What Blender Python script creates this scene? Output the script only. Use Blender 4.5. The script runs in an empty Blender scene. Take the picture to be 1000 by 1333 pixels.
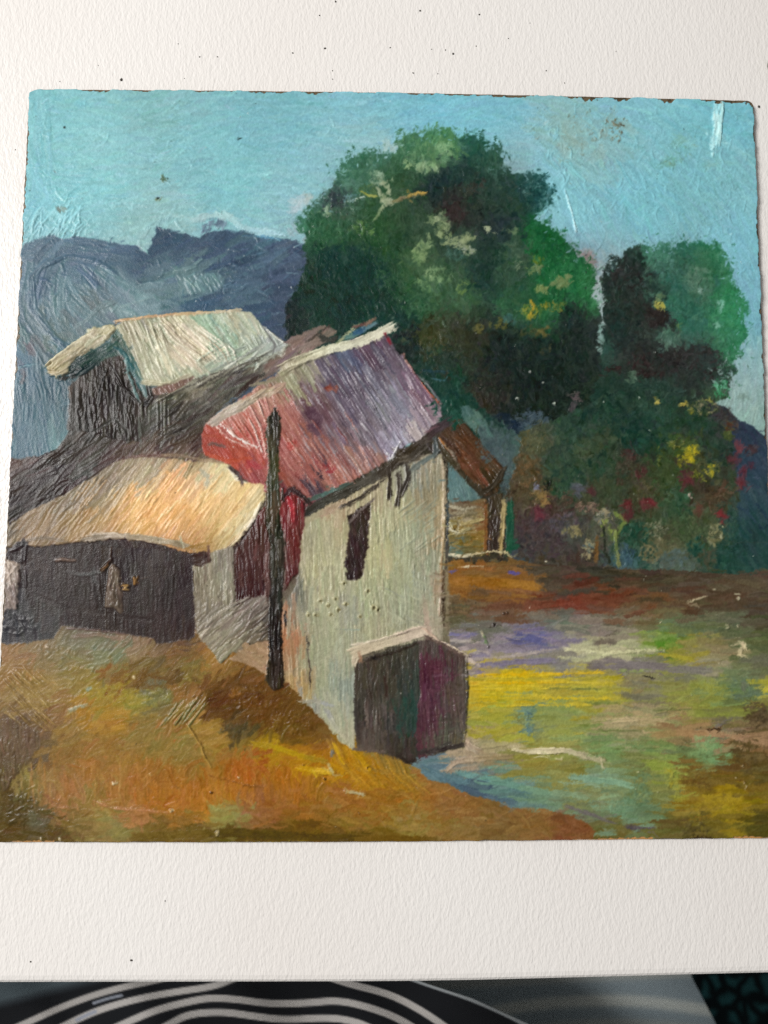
import numpy as np, math
# ------------------------------------------------------------------ the artwork: an oil sketch laid down stroke by stroke
# canvas units: 1 unit = 0.3 mm of board
X0, Y0, CW, CH = -30, 104, 1070, 1006
rng = np.random.default_rng(7)

def hx(s):
    s = s.lstrip('#'); return np.array([int(s[i:i+2], 16) for i in (0, 2, 4)], np.float32) / 255
def up(g, h, w):
    gh, gw = g.shape
    y = np.linspace(0, gh - 1.001, h); x = np.linspace(0, gw - 1.001, w)
    yi = y.astype(int); xi = x.astype(int); fy = (y - yi)[:, None]; fx = (x - xi)[None]
    fy = fy * fy * (3 - 2 * fy); fx = fx * fx * (3 - 2 * fx)
    a = g[yi][:, xi]; b = g[yi][:, xi + 1]; c = g[yi + 1][:, xi]; d = g[yi + 1][:, xi + 1]
    return ((a * (1 - fx) + b * fx) * (1 - fy) + (c * (1 - fx) + d * fx) * fy).astype(np.float32)
def noise(h, w, sy, sx, r=rng):
    return up(r.random((int(h / sy) + 3, int(w / sx) + 3)), h, w)
def fbm(h, w, s, o=3):
    t = 0; a = 1; n = 0
    for i in range(o):
        t = t + a * noise(h, w, max(s, 1.2), max(s, 1.2)); n += a; a *= .55; s /= 2.1
    return t / n

C = np.full((CH, CW, 3), .3, np.float32) * np.array([1.1, .95, .8], np.float32)      # pigment colour, display-referred
H = np.zeros((CH, CW), np.float32)         # paint relief
NX = fbm(CH, CW, 14, 3) - .5; NY = fbm(CH, CW, 14, 3) - .5
NF = fbm(CH, CW, 4, 2) - .5
B = noise(256, 1024, 1.15, 60) * .65 + noise(256, 1024, 3.2, 90) * .35 + .12 * (noise(256, 1024, 1.2, 6) - .5)
B = np.clip((B - B.mean()) / B.std() * .22 + .5, 0, 1).astype(np.float32)

def inside(poly, warp, pad=6, fine=0):
    p = np.array(poly, float)
    x0 = max(int(p[:, 0].min() - X0 - pad), 0); x1 = min(int(p[:, 0].max() - X0 + pad) + 1, CW)
    y0 = max(int(p[:, 1].min() - Y0 - pad), 0); y1 = min(int(p[:, 1].max() - Y0 + pad) + 1, CH)
    yy, xx = np.mgrid[y0:y1, x0:x1].astype(np.float32)
    sl = (slice(y0, y1), slice(x0, x1))
    xx = xx + X0 + NX[sl] * warp * 2.2 + NF[sl] * fine * 2; yy = yy + Y0 + NY[sl] * warp * 2.2 - NF[sl] * fine * 2
    m = np.zeros(xx.shape, bool)
    for (ax, ay), (bx, by) in zip(p, np.roll(p, -1, 0)):
        if ay == by: continue
        c = (yy < ay) != (yy < by)
        m ^= c & (xx < (bx - ax) * (yy - ay) / (by - ay) + ax)
    return sl, m.astype(np.float32)

def field(A, x, y, p=2.2):
    """colour of the palette points A=[(x,y,colour)] around (x,y)"""
    d = (A[0][None] - x[:, None]) ** 2 + (A[1][None] - y[:, None]) ** 2 + 20
    w = d ** -p; w /= w.sum(1, keepdims=True)
    return w @ A[2]
def pal(t):
    v = [q.split() for q in t.strip().split(',') if q.strip()]
    return (np.array([float(q[0]) for q in v]), np.array([float(q[1]) for q in v]), np.stack([hx(q[2]) for q in v]))

def stroke(x, y, ang, L, W, col, a=.92, h=1., curve=0., var=.10, dry=0., mask=None):
    r = L / 2 + W
    ca, sa = math.cos(ang), math.sin(ang)
    ex = abs(ca) * L / 2 + abs(sa) * W / 2 + 2 + abs(curve) * L / 4; ey = abs(sa) * L / 2 + abs(ca) * W / 2 + 2 + abs(curve) * L / 4
    x0 = max(int(x - ex - X0), 0); x1 = min(int(x + ex - X0) + 2, CW); y0 = max(int(y - ey - Y0), 0); y1 = min(int(y + ey - Y0) + 2, CH)
    if x1 <= x0 or y1 <= y0: return
    dx = (np.arange(x0, x1, dtype=np.float32) + X0 - x)[None]; dy = (np.arange(y0, y1, dtype=np.float32) + Y0 - y)[:, None]
    u = dx * ca + dy * sa; v = -dx * sa + dy * ca
    if curve: v = v - curve * (u * u / L - L / 12)
    o1, o2 = rng.integers(256), rng.integers(1024)
    b = B[((v * 1.0 + o1).astype(np.int32)) & 255, ((u * 1.0 + o2).astype(np.int32)) & 1023]
    e = (W / 2 - np.abs(v)) + (b - .5) * 2.2
    al = np.clip(e, 0, 1) * np.clip((L / 2 - np.abs(u)) / (W * .35 + 1) + (b - .5) * 2.4 + .3, 0, 1) * a
    if dry: al = al * np.clip((b - dry) * 7 + .5, 0, 1)
    if mask is not None: al = al * mask[y0:y1, x0:x1]
    c = col[None, None] + ((b - .5) * var)[..., None]
    s = (slice(y0, y1), slice(x0, x1)); A = al[..., None]
    C[s] = C[s] * (1 - A) + c * A
    ridge = np.exp(-((e - 1.2) / 1.2) ** 2) * .35
    H[s] = H[s] * (1 - al * .8) + al * h * (b * .9 + ridge)

FULL = np.zeros((CH, CW), np.float32)
def region(poly, palette, ang=0, L=40, W=8, dens=2.2, h=.8, warp=2, fine=0, angj=.15, curve=.15, var=.08, jit=8, cj=.02, a=.9, under=True, dry=0., p=2.2):
    """one passage of paint: an under-layer, then loaded strokes that stay inside its ragged outline"""
    A = pal(palette)
    sl, m = inside(poly, warp, fine=fine)
    hh, ww = m.shape
    m = (m + np.roll(m, 1, 0) + np.roll(m, 1, 1) + np.roll(m, -1, 0) + np.roll(m, -1, 1)) / 5
    if under:
        g = 6
        ys = np.arange(0, hh + g, g); xs = np.arange(0, ww + g, g)
        gy, gx = np.meshgrid(ys + sl[0].start + Y0, xs + sl[1].start + X0, indexing='ij')
        F = field(A, gx.ravel().astype(float), gy.ravel().astype(float), p).reshape(len(ys), len(xs), 3)
        U = np.stack([up(F[..., k], len(ys) * g - g, len(xs) * g - g)[:hh, :ww] for k in range(3)], -1)
        M = m[..., None]
        C[sl] = C[sl] * (1 - M) + (U + (NF[sl] * .05)[..., None]) * M
        H[sl] = H[sl] * (1 - m) + m * .25
    FULL[:] = 0; FULL[sl] = m
    area = m.sum(); n = int(area * dens / (L * W))
    idx = np.flatnonzero(m.ravel() > .5)
    if len(idx) == 0: return
    pk = rng.choice(idx, n)
    py = pk // ww + sl[0].start + Y0; px = pk % ww + sl[1].start + X0
    cols = field(A, px + rng.normal(0, jit, n), py + rng.normal(0, jit, n), p)
    for i in range(n):
        an = ang(px[i], py[i]) if callable(ang) else ang
        c = cols[i].astype(np.float32) + rng.normal(0, cj, 3).astype(np.float32) * .5 + np.float32(rng.normal(0, cj))
        k = rng.uniform(.6, 1.3)
        stroke(px[i], py[i], math.radians(an) + rng.normal(0, angj), L * k, W * rng.uniform(.6, 1.25), c, a, h * rng.uniform(.6, 1.2),
               rng.normal(0, curve), var, dry, FULL)

def line(pts, W, cols, a=.95, h=.7, var=.1, dry=0., step=None, j=.6):
    """a continuous pull of the brush through pts"""
    cs = [hx(c) for c in (cols if isinstance(cols, (list, tuple)) else [cols])]
    pts = np.array(pts, float); d = np.r_[0, np.cumsum(np.hypot(*np.diff(pts, axis=0).T))]
    step = step or max(W * .9, 4)
    n = max(int(d[-1] / step), 1)
    for i in range(n):
        t = (i + .5) / n * d[-1]; t2 = t + 1
        x, y = np.interp(t, d, pts[:, 0]), np.interp(t, d, pts[:, 1])
        s0, s1 = max(t - step, 0), min(t + step, d[-1])
        an = math.atan2(np.interp(s1, d, pts[:, 1]) - np.interp(s0, d, pts[:, 1]), np.interp(s1, d, pts[:, 0]) - np.interp(s0, d, pts[:, 0]))
        c = cs[min(int(i / n * len(cs)), len(cs) - 1)]
        stroke(x + rng.normal(0, j * .3), y + rng.normal(0, j * .3), an, step * 2.6, W * rng.uniform(.85, 1.15), c + np.float32(rng.normal(0, .015)), a, h, 0, var, dry)

def dabs(t, size=6, L=None, h=.8, a=.9, spread=3, n=3, ang=None, var=.08, dry=0.):
    """small touches: 'x y colour [size]' separated by commas"""
    for q in t.strip().split(','):
        q = q.split()
        if len(q) < 3: continue
        s = float(q[3]) if len(q) > 3 else size
        for k in range(n):
            an = rng.uniform(0, math.pi) if ang is None else math.radians(ang) + rng.normal(0, .2)
            stroke(float(q[0]) + rng.normal(0, spread), float(q[1]) + rng.normal(0, spread), an, (L or s * 1.5) * rng.uniform(.7, 1.2),
                   s * rng.uniform(.6, 1.1), hx(q[2]) + np.float32(rng.normal(0, .025)), a, h, rng.normal(0, .12), var, dry)

def spots(pts, col, r=1.6, h=1.2):
    for x, y, *k in pts:
        rr = k[0] if k else r
        yy, xx = np.ogrid[-4:5, -4:5]
        iy, ix = int(y - Y0), int(x - X0)
        if 5 < iy < CH - 5 and 5 < ix < CW - 5:
            e = rng.uniform(.7, 1.4)
            m = np.clip(rr - np.sqrt((xx * e) ** 2 + (yy / e) ** 2) + .3, 0, 1).astype(np.float32) * .95
            s = (slice(iy - 4, iy + 5), slice(ix - 4, ix + 5))
            C[s] = C[s] * (1 - m[..., None]) + hx(col) * m[..., None]; H[s] = H[s] + m * h

def pick(x, y): return C[min(max(int(y - Y0), 0), CH - 1), min(max(int(x - X0), 0), CW - 1)].copy()
# ---- sky
def sky_ang(x, y):
    if x < 150 and y > 250: return -50 + (x - 60) * .5
    if x < 70: return 85
    if x > 700: return 20 + (y - 130) * .22
    return -4 + 8 * math.sin(x * .02)
region([(-30, 104), (1040, 104), (1040, 620), (-30, 620)], """60 150 #84b8bd,200 140 #86b5b6,150 200 #8cbcbf,350 160 #7fb2ba,500 150 #82b7c2,650 150 #84b8c3,800 140 #88b7bf,
770 185 #8fb1b0,735 170 #92b3b0,960 140 #7fb5bf,950 220 #86b3b8,300 250 #80b8bd,370 262 #8cb8bf,60 290 #80b9c2,200 285 #8cbabb,400 240 #89b8bf,480 185 #8ebabd,720 280 #8bbbc3,
830 260 #85b5be,900 270 #83b1b6,960 320 #86b6c0,960 420 #7ca9b4,972 480 #92b5b6,965 520 #9ab9b7,780 400 #a4c2c0,120 260 #86bcc0,250 200 #84b8bd,560 150 #80b6c3,640 200 #84b9c4,700 220 #8ebdc4""",
       ang=sky_ang, L=36, W=5.5, dens=3.6, h=.42, var=.06, cj=.016, angj=.22, curve=.15)
for i in range(260):
    x, y = rng.uniform(700, 980), rng.uniform(140, 330)
    stroke(x, y, rng.uniform(.6, 2.2), rng.uniform(8, 22), rng.uniform(2, 4), hx('#88b8bf') + np.float32(rng.normal(0, .025)), .6, rng.uniform(.4, 1.1), rng.normal(0, .6), .05)
for i in range(150):
    x, y = rng.uniform(40, 330), rng.uniform(130, 320)
    stroke(x, y, rng.uniform(-1.4, 1.4), rng.uniform(8, 26), rng.uniform(2, 4), hx('#89bdc1') + np.float32(rng.normal(0, .022)), .6, rng.uniform(.4, 1.), rng.normal(0, .7), .05)
for i in range(46):
    stroke(rng.uniform(44, 108), rng.uniform(272, 312), math.radians(-62 + rng.normal(0, 12)), 22, 3, hx('#97cdd4'), .7, 1.1, .3, .06)
dabs("740 170 #8fa59c,748 185 #93a59a,752 165 #8aa39c,760 190 #97aaa1,735 195 #94aaa4,798 155 #8aa29a,790 175 #8b9c90,812 165 #8ea69f,780 200 #94aaa5,885 185 #7fa69a,870 210 #7aa596,920 215 #86aaa5", 12, a=.45, dry=.35, h=.3)
for i in range(70): dabs("%f %f %s" % (rng.normal(752, 22), rng.normal(180, 20), rng.choice(['#7b8272', '#868c7d', '#6f6a58'])), 2.4, a=.55, n=1, dry=.3)
for i in range(34): dabs("%f %f %s" % (rng.normal(800, 9), rng.normal(165, 10), rng.choice(['#5a4a38', '#6f6a50', '#7a6c55'])), 2.6, a=.8, n=1, dry=.2)
for i in range(60):
    x = rng.uniform(875, 905); dabs("%f %f %s" % (x + rng.normal(0, 5), 215 - (x - 875) * 1.1 + rng.normal(0, 7), rng.choice(['#5f8a72', '#6f9583', '#7a8a70'])), 2.2, a=.45, n=1)
for i in range(40): dabs("%f %f %s" % (rng.uniform(860, 960), rng.uniform(180, 290), '#6f9c97'), 2.2, a=.45, n=1)
line([(935, 132), (931, 150), (934, 165), (930, 182), (929, 196)], 9, ['#a6cdcf', '#c3dcd9', '#b4d5d5'], h=1.6, var=.16, dry=.35)  # thick paint ridge, its varnish glint put into the pale colour
line([(940, 135), (938, 160), (936, 190)], 4, ['#b8d6d3'], h=1.5, dry=.3)
line([(736, 250), (742, 270), (750, 300)], 2.6, ['#b8d9dc', '#c6dfdf'], h=1.4)
dabs("758 330 #a8a9a3,765 335 #a89a92,768 342 #9f8a80,760 345 #b0a79c", 9, a=.7, h=.5)
dabs("390 262 #b7c3c6,385 275 #b8c5cc,400 258 #b5bdb8,383 300 #9fb2bb,396 312 #93a6ab,505 190 #a6bfb8,515 195 #a9c0ba", 9, a=.6, h=.5)
# ---- blue hills
def hill_ang(x, y):
    if x < 95 and y < 470: return math.degrees(math.atan2(y - 385, x - 125)) + 90
    if x < 190 and y < 345: return 8
    if x < 190 and y < 440: return 50
    if x < 100: return 84
    return -25 if y < 350 else -8
HILL = [(-30, 345), (22, 330), (30, 322), (48, 312), (70, 305), (82, 312), (105, 308), (135, 314), (160, 320), (176, 320), (192, 326), (198, 318), (204, 293), (235, 303), (258, 309), (272, 302), (300, 300),
        (320, 303), (345, 308), (372, 312), (395, 318), (420, 330), (440, 620), (-30, 625)]
region(HILL, """30 340 #5a7186,60 335 #596d83,90 328 #566b83,60 380 #50667e,85 395 #647e8c,110 358 #536b85,150 360 #5b7384,120 385 #607787,100 420 #627b8a,75 445 #5d6c6c,82 430 #586a70,130 405 #6b7c88,
120 395 #6d7077,30 480 #54718a,28 440 #54707c,32 450 #665866,40 550 #597c96,70 560 #638699,78 578 #7aa6b4,200 330 #3e4f6a,230 320 #42536b,170 335 #4a5f7a,180 345 #3f536f,250 340 #4f657a,255 352 #62787f,
215 365 #5f7485,290 330 #404f69,320 340 #46566f,360 325 #4c5b74,340 335 #566c82,350 375 #414c63,385 335 #4a5670,300 405 #44586f,250 395 #425873,330 400 #3d506b,360 410 #444e68,355 440 #414b61,190 395 #7c92a0,
175 405 #7b8d9b,170 380 #67808f,215 385 #687d8b,225 375 #667b88,310 375 #53647a,330 378 #596c80,50 600 #5a7e94,90 470 #5a7889,60 500 #56748b""",
       ang=hill_ang, L=40, W=9, dens=3, h=.38, warp=2, var=.06, cj=.018, curve=.2, jit=9)
line([(192, 300), (182, 318), (190, 326)], 4, '#8fb9bb', h=.8)
line([(232, 352), (250, 348), (262, 338)], 5, '#6b8088', dry=.3)
region([(228, 358), (285, 355), (292, 362), (290, 375), (275, 380), (235, 384), (232, 372)], "240 370 #6d828b,270 368 #6f858c,285 370 #667c88", ang=55, L=16, W=4, h=.8)
line([(175, 408), (150, 402), (196, 388)], 3, '#7f949f', dry=.3)
for k in range(3):
    line([(70 - k * 5, 335 + k * 2), (44 - k * 3, 362), (46 - k * 4, 400), (75 - k * 4, 440), (105 - k * 5, 462)], 3.2, rng.choice(['#4a6079', '#5f7689', '#6a8191', '#50667d']), a=.6, h=.7)
line([(62, 345), (90, 333), (125, 340), (150, 355)], 4, '#4d637d', h=.9, a=.7)
line([(100, 424), (112, 418), (130, 400), (150, 392)], 5, '#72828c', a=.6, dry=.3)
dabs("262 285 #87a5ad,270 300 #51617a,275 292 #67788c,285 288 #5c6d80,290 295 #66798b", 7, a=.7, ang=-50, dry=.3)
line([(255, 284), (280, 279), (300, 284), (318, 298), (350, 303)], 9, ['#a3c4c5', '#a9cccb', '#9fc5c8', '#a9cdd2'], h=.8, a=.75, dry=.3)
line([(330, 300), (350, 303), (368, 306)], 6, '#a8d0da', h=.9)
line([(318, 307), (345, 308), (362, 312)], 3.5, '#5a8fb0', a=.7)
for k in range(60):
    line([(rng.uniform(300, 400), rng.uniform(318, 440)), (rng.uniform(300, 400), rng.uniform(318, 440))][:1] * 2 if False else (lambda x, y: [(x, y), (x + rng.uniform(4, 12), y + rng.uniform(-6, 6))])(rng.uniform(290, 385), rng.uniform(318, 430)), 2,
         rng.choice(['#5f7890', '#536a86', '#394660', '#70889a']), a=.5, h=.8)
line([(26, 478), (46, 474)], 2.4, '#86a2b4')
sl_, m_ = inside(HILL, 2); C[sl_] = C[sl_] * (1 + m_[..., None] * np.array([-.05, .025, -.01], np.float32))
# ---- hill and darkness behind the shrubs on the right
region([(925, 528), (945, 530), (960, 545), (980, 556), (1000, 572), (1040, 590), (1040, 765), (630, 765), (640, 520)], """940 540 #3d3c46,970 565 #35415a,985 600 #374861,975 650 #384f60,975 700 #2d4c50,965 740 #2a4d48,
700 560 #3f5468,690 545 #434f63,640 580 #4c6066,655 610 #4d636b,660 680 #474f5c,640 550 #26343f,660 560 #2b3a4c,900 700 #2a4b43,720 560 #445668""", ang=60, L=20, W=6, dens=3, h=.4, warp=2, var=.04)
# ---- big tree
TREE = [(372, 400), (388, 375), (396, 350), (402, 335), (396, 322), (400, 300), (398, 270), (410, 262), (425, 255), (430, 245), (437, 235), (440, 222), (452, 208), (465, 202), (478, 198), (490, 198), (505, 203), (517, 200),
        (520, 185), (530, 174), (540, 175), (550, 182), (557, 170), (575, 166), (585, 170), (592, 180), (600, 178), (615, 176), (630, 180), (640, 188), (652, 192), (652, 205), (655, 215), (662, 228), (675, 225), (690, 228),
        (706, 225), (714, 240), (717, 255), (706, 272), (696, 284), (712, 292), (730, 305), (745, 325), (758, 340), (772, 350), (777, 370), (770, 385), (780, 400), (786, 430), (786, 470), (782, 500), (775, 545), (700, 548),
        (640, 548), (600, 560), (560, 500), (500, 440), (440, 450), (390, 470), (370, 440)]
TREEP = """450 220 #386850,480 215 #3a6a4f,465 240 #457560,420 258 #48695e,440 275 #3b5f4a,436 262 #39484a,415 280 #2f5d43,430 300 #2c5a3b,410 300 #2e5b3f,480 270 #315c3b,500 300 #2d5834,520 240 #2f5a38,
540 190 #41704c,575 190 #527f53,600 230 #253f3c,570 250 #223a39,640 200 #2d5847,620 190 #2b5445,640 250 #29483d,600 255 #363b34,620 270 #2b3c34,690 250 #264a47,700 240 #2b5250,660 270 #2c493d,590 272 #392c2d,
650 290 #263a3c,560 290 #2d5638,545 340 #3b653f,560 370 #3f6c45,540 390 #2b5538,590 370 #386040,400 360 #20392f,430 340 #20403a,420 400 #203c32,470 350 #1f3f38,450 400 #1d3731,500 400 #1f3d33,520 420 #1e3c35,
640 340 #254237,620 370 #24423a,660 345 #3a5c46,680 330 #3e5f48,700 310 #236438,710 330 #1f6836,740 340 #2a6d42,760 370 #237439,730 360 #287c43,720 398 #286c3d,762 385 #2b8244,670 400 #315f40,610 380 #3d6541,
650 450 #212e2a,700 480 #202d29,740 405 #273833,750 450 #26342f,620 440 #33392b,600 440 #373d2c,580 470 #2b3e31,630 500 #2b312a,700 530 #232e2a,560 440 #3d4327,550 470 #204535,590 510 #1e4636,560 500 #1d3d38,
540 460 #1f2a2b,650 420 #2a3b33,780 430 #2c3a35,620 520 #3b3730,520 320 #2a5237,600 320 #2c503c,380 420 #222f2d"""
region(TREE, TREEP, ang=70, L=11, W=5.5, dens=5, h=.5, warp=3, fine=5, angj=.8, curve=.5, var=.05, cj=.022, jit=5, p=2.6)
region([(383, 288), (390, 281), (400, 286), (402, 300), (394, 304), (386, 300)], "391 292 #3d7458", ang=60, L=6, W=4, h=.5, warp=1, fine=3)
edge = """440 222,448 212,460 203,478 198,500 203,520 186,530 175,550 178,568 168,585 172,600 177,622 177,640 188,653 200,662 226,690 227,706 226,716 248,712 262,404 268,412 260,400 285,425 252,708 288,728 303,744 322,757 338,773 352,778 372"""
for q in edge.split(','):
    x, y = map(float, q.split()); c = field(pal(TREEP), np.array([x]), np.array([y]))[0].astype(np.float32)
    for k in range(9):
        stroke(x + rng.normal(0, 6), y + rng.normal(0, 5), rng.uniform(0, 3.1), 5, rng.uniform(2, 4), c + np.float32(rng.normal(0, .02)), .9, .4, 0, .04)
for k in range(60): stroke(rng.normal(712, 8), rng.normal(268, 12), rng.uniform(0, 3), 3, 2, hx(rng.choice(['#3f6863', '#4d7a75', '#5f8a86'])), .6, .4)
for k in range(80): stroke(rng.normal(645, 9), rng.normal(222, 8), rng.uniform(0, 3), 4, 2, hx(rng.choice(['#3a6b5a', '#2b4f46', '#4d7a6c'])), .6, .4)
# leaf passages
def leaves(cx, cy, rx, ry, cols, n, s=5, a=.85, h=.8, rot=0):
    for k in range(n):
        t = rng.uniform(0, 6.28); r = rng.uniform(0, 1) ** .6
        ux, uy = r * rx * math.cos(t), r * ry * math.sin(t)
        x = cx + ux * math.cos(rot) - uy * math.sin(rot); y = cy + ux * math.sin(rot) + uy * math.cos(rot)
        stroke(x, y, rng.uniform(0, 3.14), s * rng.uniform(.8, 1.4), s * rng.uniform(.5, 1), hx(cols[rng.integers(len(cols))]) + np.float32(rng.normal(0, .02)), a, h * rng.uniform(.6, 1.2), rng.normal(0, .15), .06)
leaves(470, 225, 28, 20, ['#3a6b50', '#47795c', '#3f6f58'], 60)
leaves(455, 240, 20, 10, ['#5a8a78', '#4d7d66'], 16, a=.6)
leaves(540, 188, 18, 14, ['#3d6f48', '#4d7d52', '#5c8858'], 40)
leaves(572, 186, 20, 16, ['#4f8052', '#6a945f', '#3f7050'], 46)
leaves(580, 194, 12, 9, ['#7fa574', '#88ab7a', '#6f9a66'], 26, s=6)
leaves(556, 218, 16, 7, ['#84a872', '#8fae7c', '#7aa06c'], 34, s=6)
leaves(531, 212, 6, 6, ['#86a86c', '#7c9f68'], 10)
leaves(545, 205, 10, 6, ['#5f8a5c', '#4c7a50'], 14)
leaves(579, 208, 6, 6, ['#5c8c60', '#68966a'], 8)
leaves(490, 232, 11, 9, ['#7d9f7e', '#6b9170', '#8aa988'], 22)
leaves(500, 250, 8, 13, ['#9fb388', '#8ea878', '#a9ba90'], 22, s=5)
leaves(507, 264, 7, 5, ['#a3b48c', '#b0bc98'], 10, s=5)
line([(504, 262), (497, 272), (488, 286)], 3, ['#8fa87c', '#6f9060'], h=1)
leaves(478, 248, 12, 7, ['#4a7040', '#3f663c'], 14)
line([(473, 251), (480, 255), (488, 256)], 3, ['#8f9a3c'])
line([(512, 262), (525, 258), (540, 252), (553, 252)], 4, ['#8f8a55', '#8a7a55', '#b0903a', '#c79a33'], h=1.2)
line([(536, 255), (548, 252), (554, 251)], 3.5, '#d0a02c', h=1.3)
line([(450, 264), (462, 260), (472, 257)], 2, '#a9c4b4')
leaves(437, 262, 11, 10, ['#36434a', '#3a4446', '#2f3a3e'], 30, s=4)
leaves(455, 258, 12, 6, ['#5f9096', '#6fa0a4', '#3f6a58'], 16, s=4, a=.6)
leaves(427, 275, 5, 6, ['#8aa689', '#7f9f7c'], 8)
leaves(462, 275, 22, 13, ['#44705a', '#3d6850', '#4a775e'], 36, a=.6)
leaves(474, 297, 14, 9, ['#517e48', '#5f8c4c', '#456f40'], 22)
leaves(425, 300, 22, 14, ['#2f6145', '#2a5a3a', '#376a48'], 60)
leaves(572, 290, 13, 16, ['#7fa35c', '#6a9350', '#8cab68', '#4d7a45'], 44, rot=.4)
leaves(578, 303, 10, 8, ['#86a75c', '#76994f'], 16)
leaves(550, 325, 20, 9, ['#6c9a55', '#7fa860', '#4a7a48'], 50, rot=-1)
leaves(545, 338, 10, 8, ['#7ba560', '#5f8f50'], 16)
leaves(600, 312, 24, 5, ['#93ab66', '#86a35c', '#7a9a58'], 26, rot=-.2, s=6)
leaves(604, 322, 14, 8, ['#8aa566', '#7c9860', '#97a98c'], 30, rot=.6)
leaves(636, 297, 6, 3, ['#a5b888', '#98b07c'], 8)
leaves(668, 300, 6, 4, ['#5f7f58', '#6f8c66'], 8)
leaves(595, 330, 14, 10, ['#3f7a66', '#3a7060'], 26, a=.5)
leaves(565, 362, 26, 14, ['#4c7c4a', '#6a9a5c', '#3f6c44', '#7aa868'], 60, rot=-.3, a=.6)
leaves(562, 358, 9, 6, ['#8fb574', '#7aa868'], 10, a=.7, s=4)
leaves(500, 365, 14, 12, ['#33603f', '#2f5a3c'], 24, a=.5)
leaves(550, 398, 30, 12, ['#3a6d47', '#2f603f', '#4d7d50'], 40, a=.5)
leaves(672, 330, 20, 18, ['#4a6a50', '#54755a', '#3d5f46'], 60, a=.5, s=4)
leaves(675, 342, 4, 12, ['#7f9a72', '#6c8a66'], 12, s=3)
leaves(710, 325, 26, 20, ['#1f6b38', '#25753d', '#2b7a45', '#1c5a32'], 110)
leaves(735, 350, 26, 18, ['#26783f', '#2c8447', '#1f6a38', '#379050'], 100)
leaves(700, 338, 7, 5, ['#6f8f2f', '#5f8a35'], 10)
leaves(762, 372, 9, 18, ['#2c8a48', '#237a3c', '#3a9455'], 40)
leaves(694, 352, 10, 8, ['#668d52', '#7a9a60'], 16)
leaves(732, 368, 14, 8, ['#7d9f5c', '#6f9655', '#88a566'], 30, s=6, rot=-.4)
leaves(706, 377, 9, 5, ['#7f9e55', '#8aa65f'], 14)
leaves(730, 390, 30, 8, ['#287540', '#2f7d42', '#22683a'], 40)
leaves(695, 403, 20, 9, ['#6f8f35', '#8a9330', '#4c7f3c', '#a59b2b'], 44, rot=-.3)
line([(690, 412), (694, 402), (692, 394)], 3, '#b59f2a')
leaves(722, 398, 12, 8, ['#8a8f38', '#5f8038'], 14)
leaves(650, 400, 14, 10, ['#346a45', '#3f7550'], 22, a=.6)
leaves(663, 415, 10, 7, ['#3d7068', '#356055'], 12, a=.6)
leaves(650, 422, 12, 7, ['#6a6a2c', '#5c6033'], 14, a=.7)
leaves(624, 428, 8, 6, ['#5f6430', '#6a6530'], 12, a=.7)
leaves(690, 430, 22, 6, ['#3f4a30', '#57582f'], 24, a=.5)
leaves(706, 432, 10, 8, ['#57562e', '#6b632f'], 14, a=.7)
leaves(715, 455, 12, 8, ['#3f4630', '#4d4c30'], 12, a=.5)
leaves(603, 372, 8, 12, ['#6f9440', '#567f48'], 14, a=.6)
leaves(590, 280, 12, 8, ['#3f2b2d', '#3a3030'], 14, a=.6)
leaves(620, 240, 12, 10, ['#3d3a33', '#42403a'], 20, a=.5)
leaves(622, 270, 30, 26, ['#2b4236', '#263a33', '#33483a'], 60, a=.4)
leaves(600, 225, 30, 18, ['#22393a', '#27423c', '#2b4a40'], 60, a=.5)
leaves(690, 243, 18, 14, ['#22443f', '#2c5450', '#1f3c3c', '#5a8582'], 60, s=4)
leaves(755, 430, 26, 36, ['#2a3833', '#263430'], 60, a=.5)
leaves(530, 432, 20, 10, ['#1f2428', '#232a2b'], 24)
leaves(530, 440, 10, 12, ['#454a28', '#3a4230'], 10, a=.5)
leaves(560, 455, 14, 14, ['#3a4228', '#4b4a28'], 24, a=.6)
# ---- sky showing between the two trees
leaves(782, 368, 6, 26, ['#9fbfbd', '#b4cdc8', '#a8c6c3'], 46, s=5)
leaves(784, 395, 9, 12, ['#a6c3c0', '#8fb1ad', '#b9d0cb'], 30, s=4)
leaves(782, 440, 3, 22, ['#8fc0b8', '#7fb0a4', '#5f9080'], 26, s=4)
leaves(788, 470, 5, 10, ['#4a7a68', '#5a8a78'], 18, s=5)
# ---- right-hand tree
RT = [(783, 372), (786, 350), (793, 338), (803, 332), (812, 336), (818, 322), (835, 316), (845, 320), (850, 328), (862, 312), (870, 324), (878, 322), (890, 315), (912, 317), (930, 316), (945, 330), (955, 350), (955, 368), (965, 385),
      (975, 392), (977, 405), (968, 420), (975, 435), (962, 452), (968, 462), (950, 470), (958, 485), (950, 495), (949, 515), (935, 522), (900, 545), (800, 545), (770, 520), (782, 480), (786, 440), (788, 400)]
RTP = """825 350 #2c3733,830 390 #2e3a33,815 420 #283832,800 440 #263a36,850 380 #2f4a40,855 345 #3f7a60,870 335 #41785f,890 330 #35705a,905 340 #40765a,930 340 #36714f,880 370 #35705c,905 365 #55836a,920 380 #46785c,
940 380 #38734f,960 400 #3a7a56,950 430 #3a7a58,880 400 #3a775e,895 410 #33705a,865 420 #323b36,870 440 #4a7a62,855 410 #332f2d,900 430 #35705a,930 445 #35724f,960 455 #2f7a4c,920 460 #313d38,890 480 #333c37,
840 470 #352b2a,850 460 #2d3833,810 475 #2f3c36,800 490 #25443a,840 500 #264b3f,870 510 #28483d,900 500 #313a35,930 490 #30433a,800 520 #24463b,850 530 #27493c,880 470 #34302f,785 455 #2d5a4c,930 520 #3a5a3c"""
region(RT, RTP, ang=60, L=11, W=5.5, dens=5, h=.5, warp=3, fine=5, angj=.8, curve=.5, var=.05, cj=.02, jit=5, p=2.6)
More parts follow.
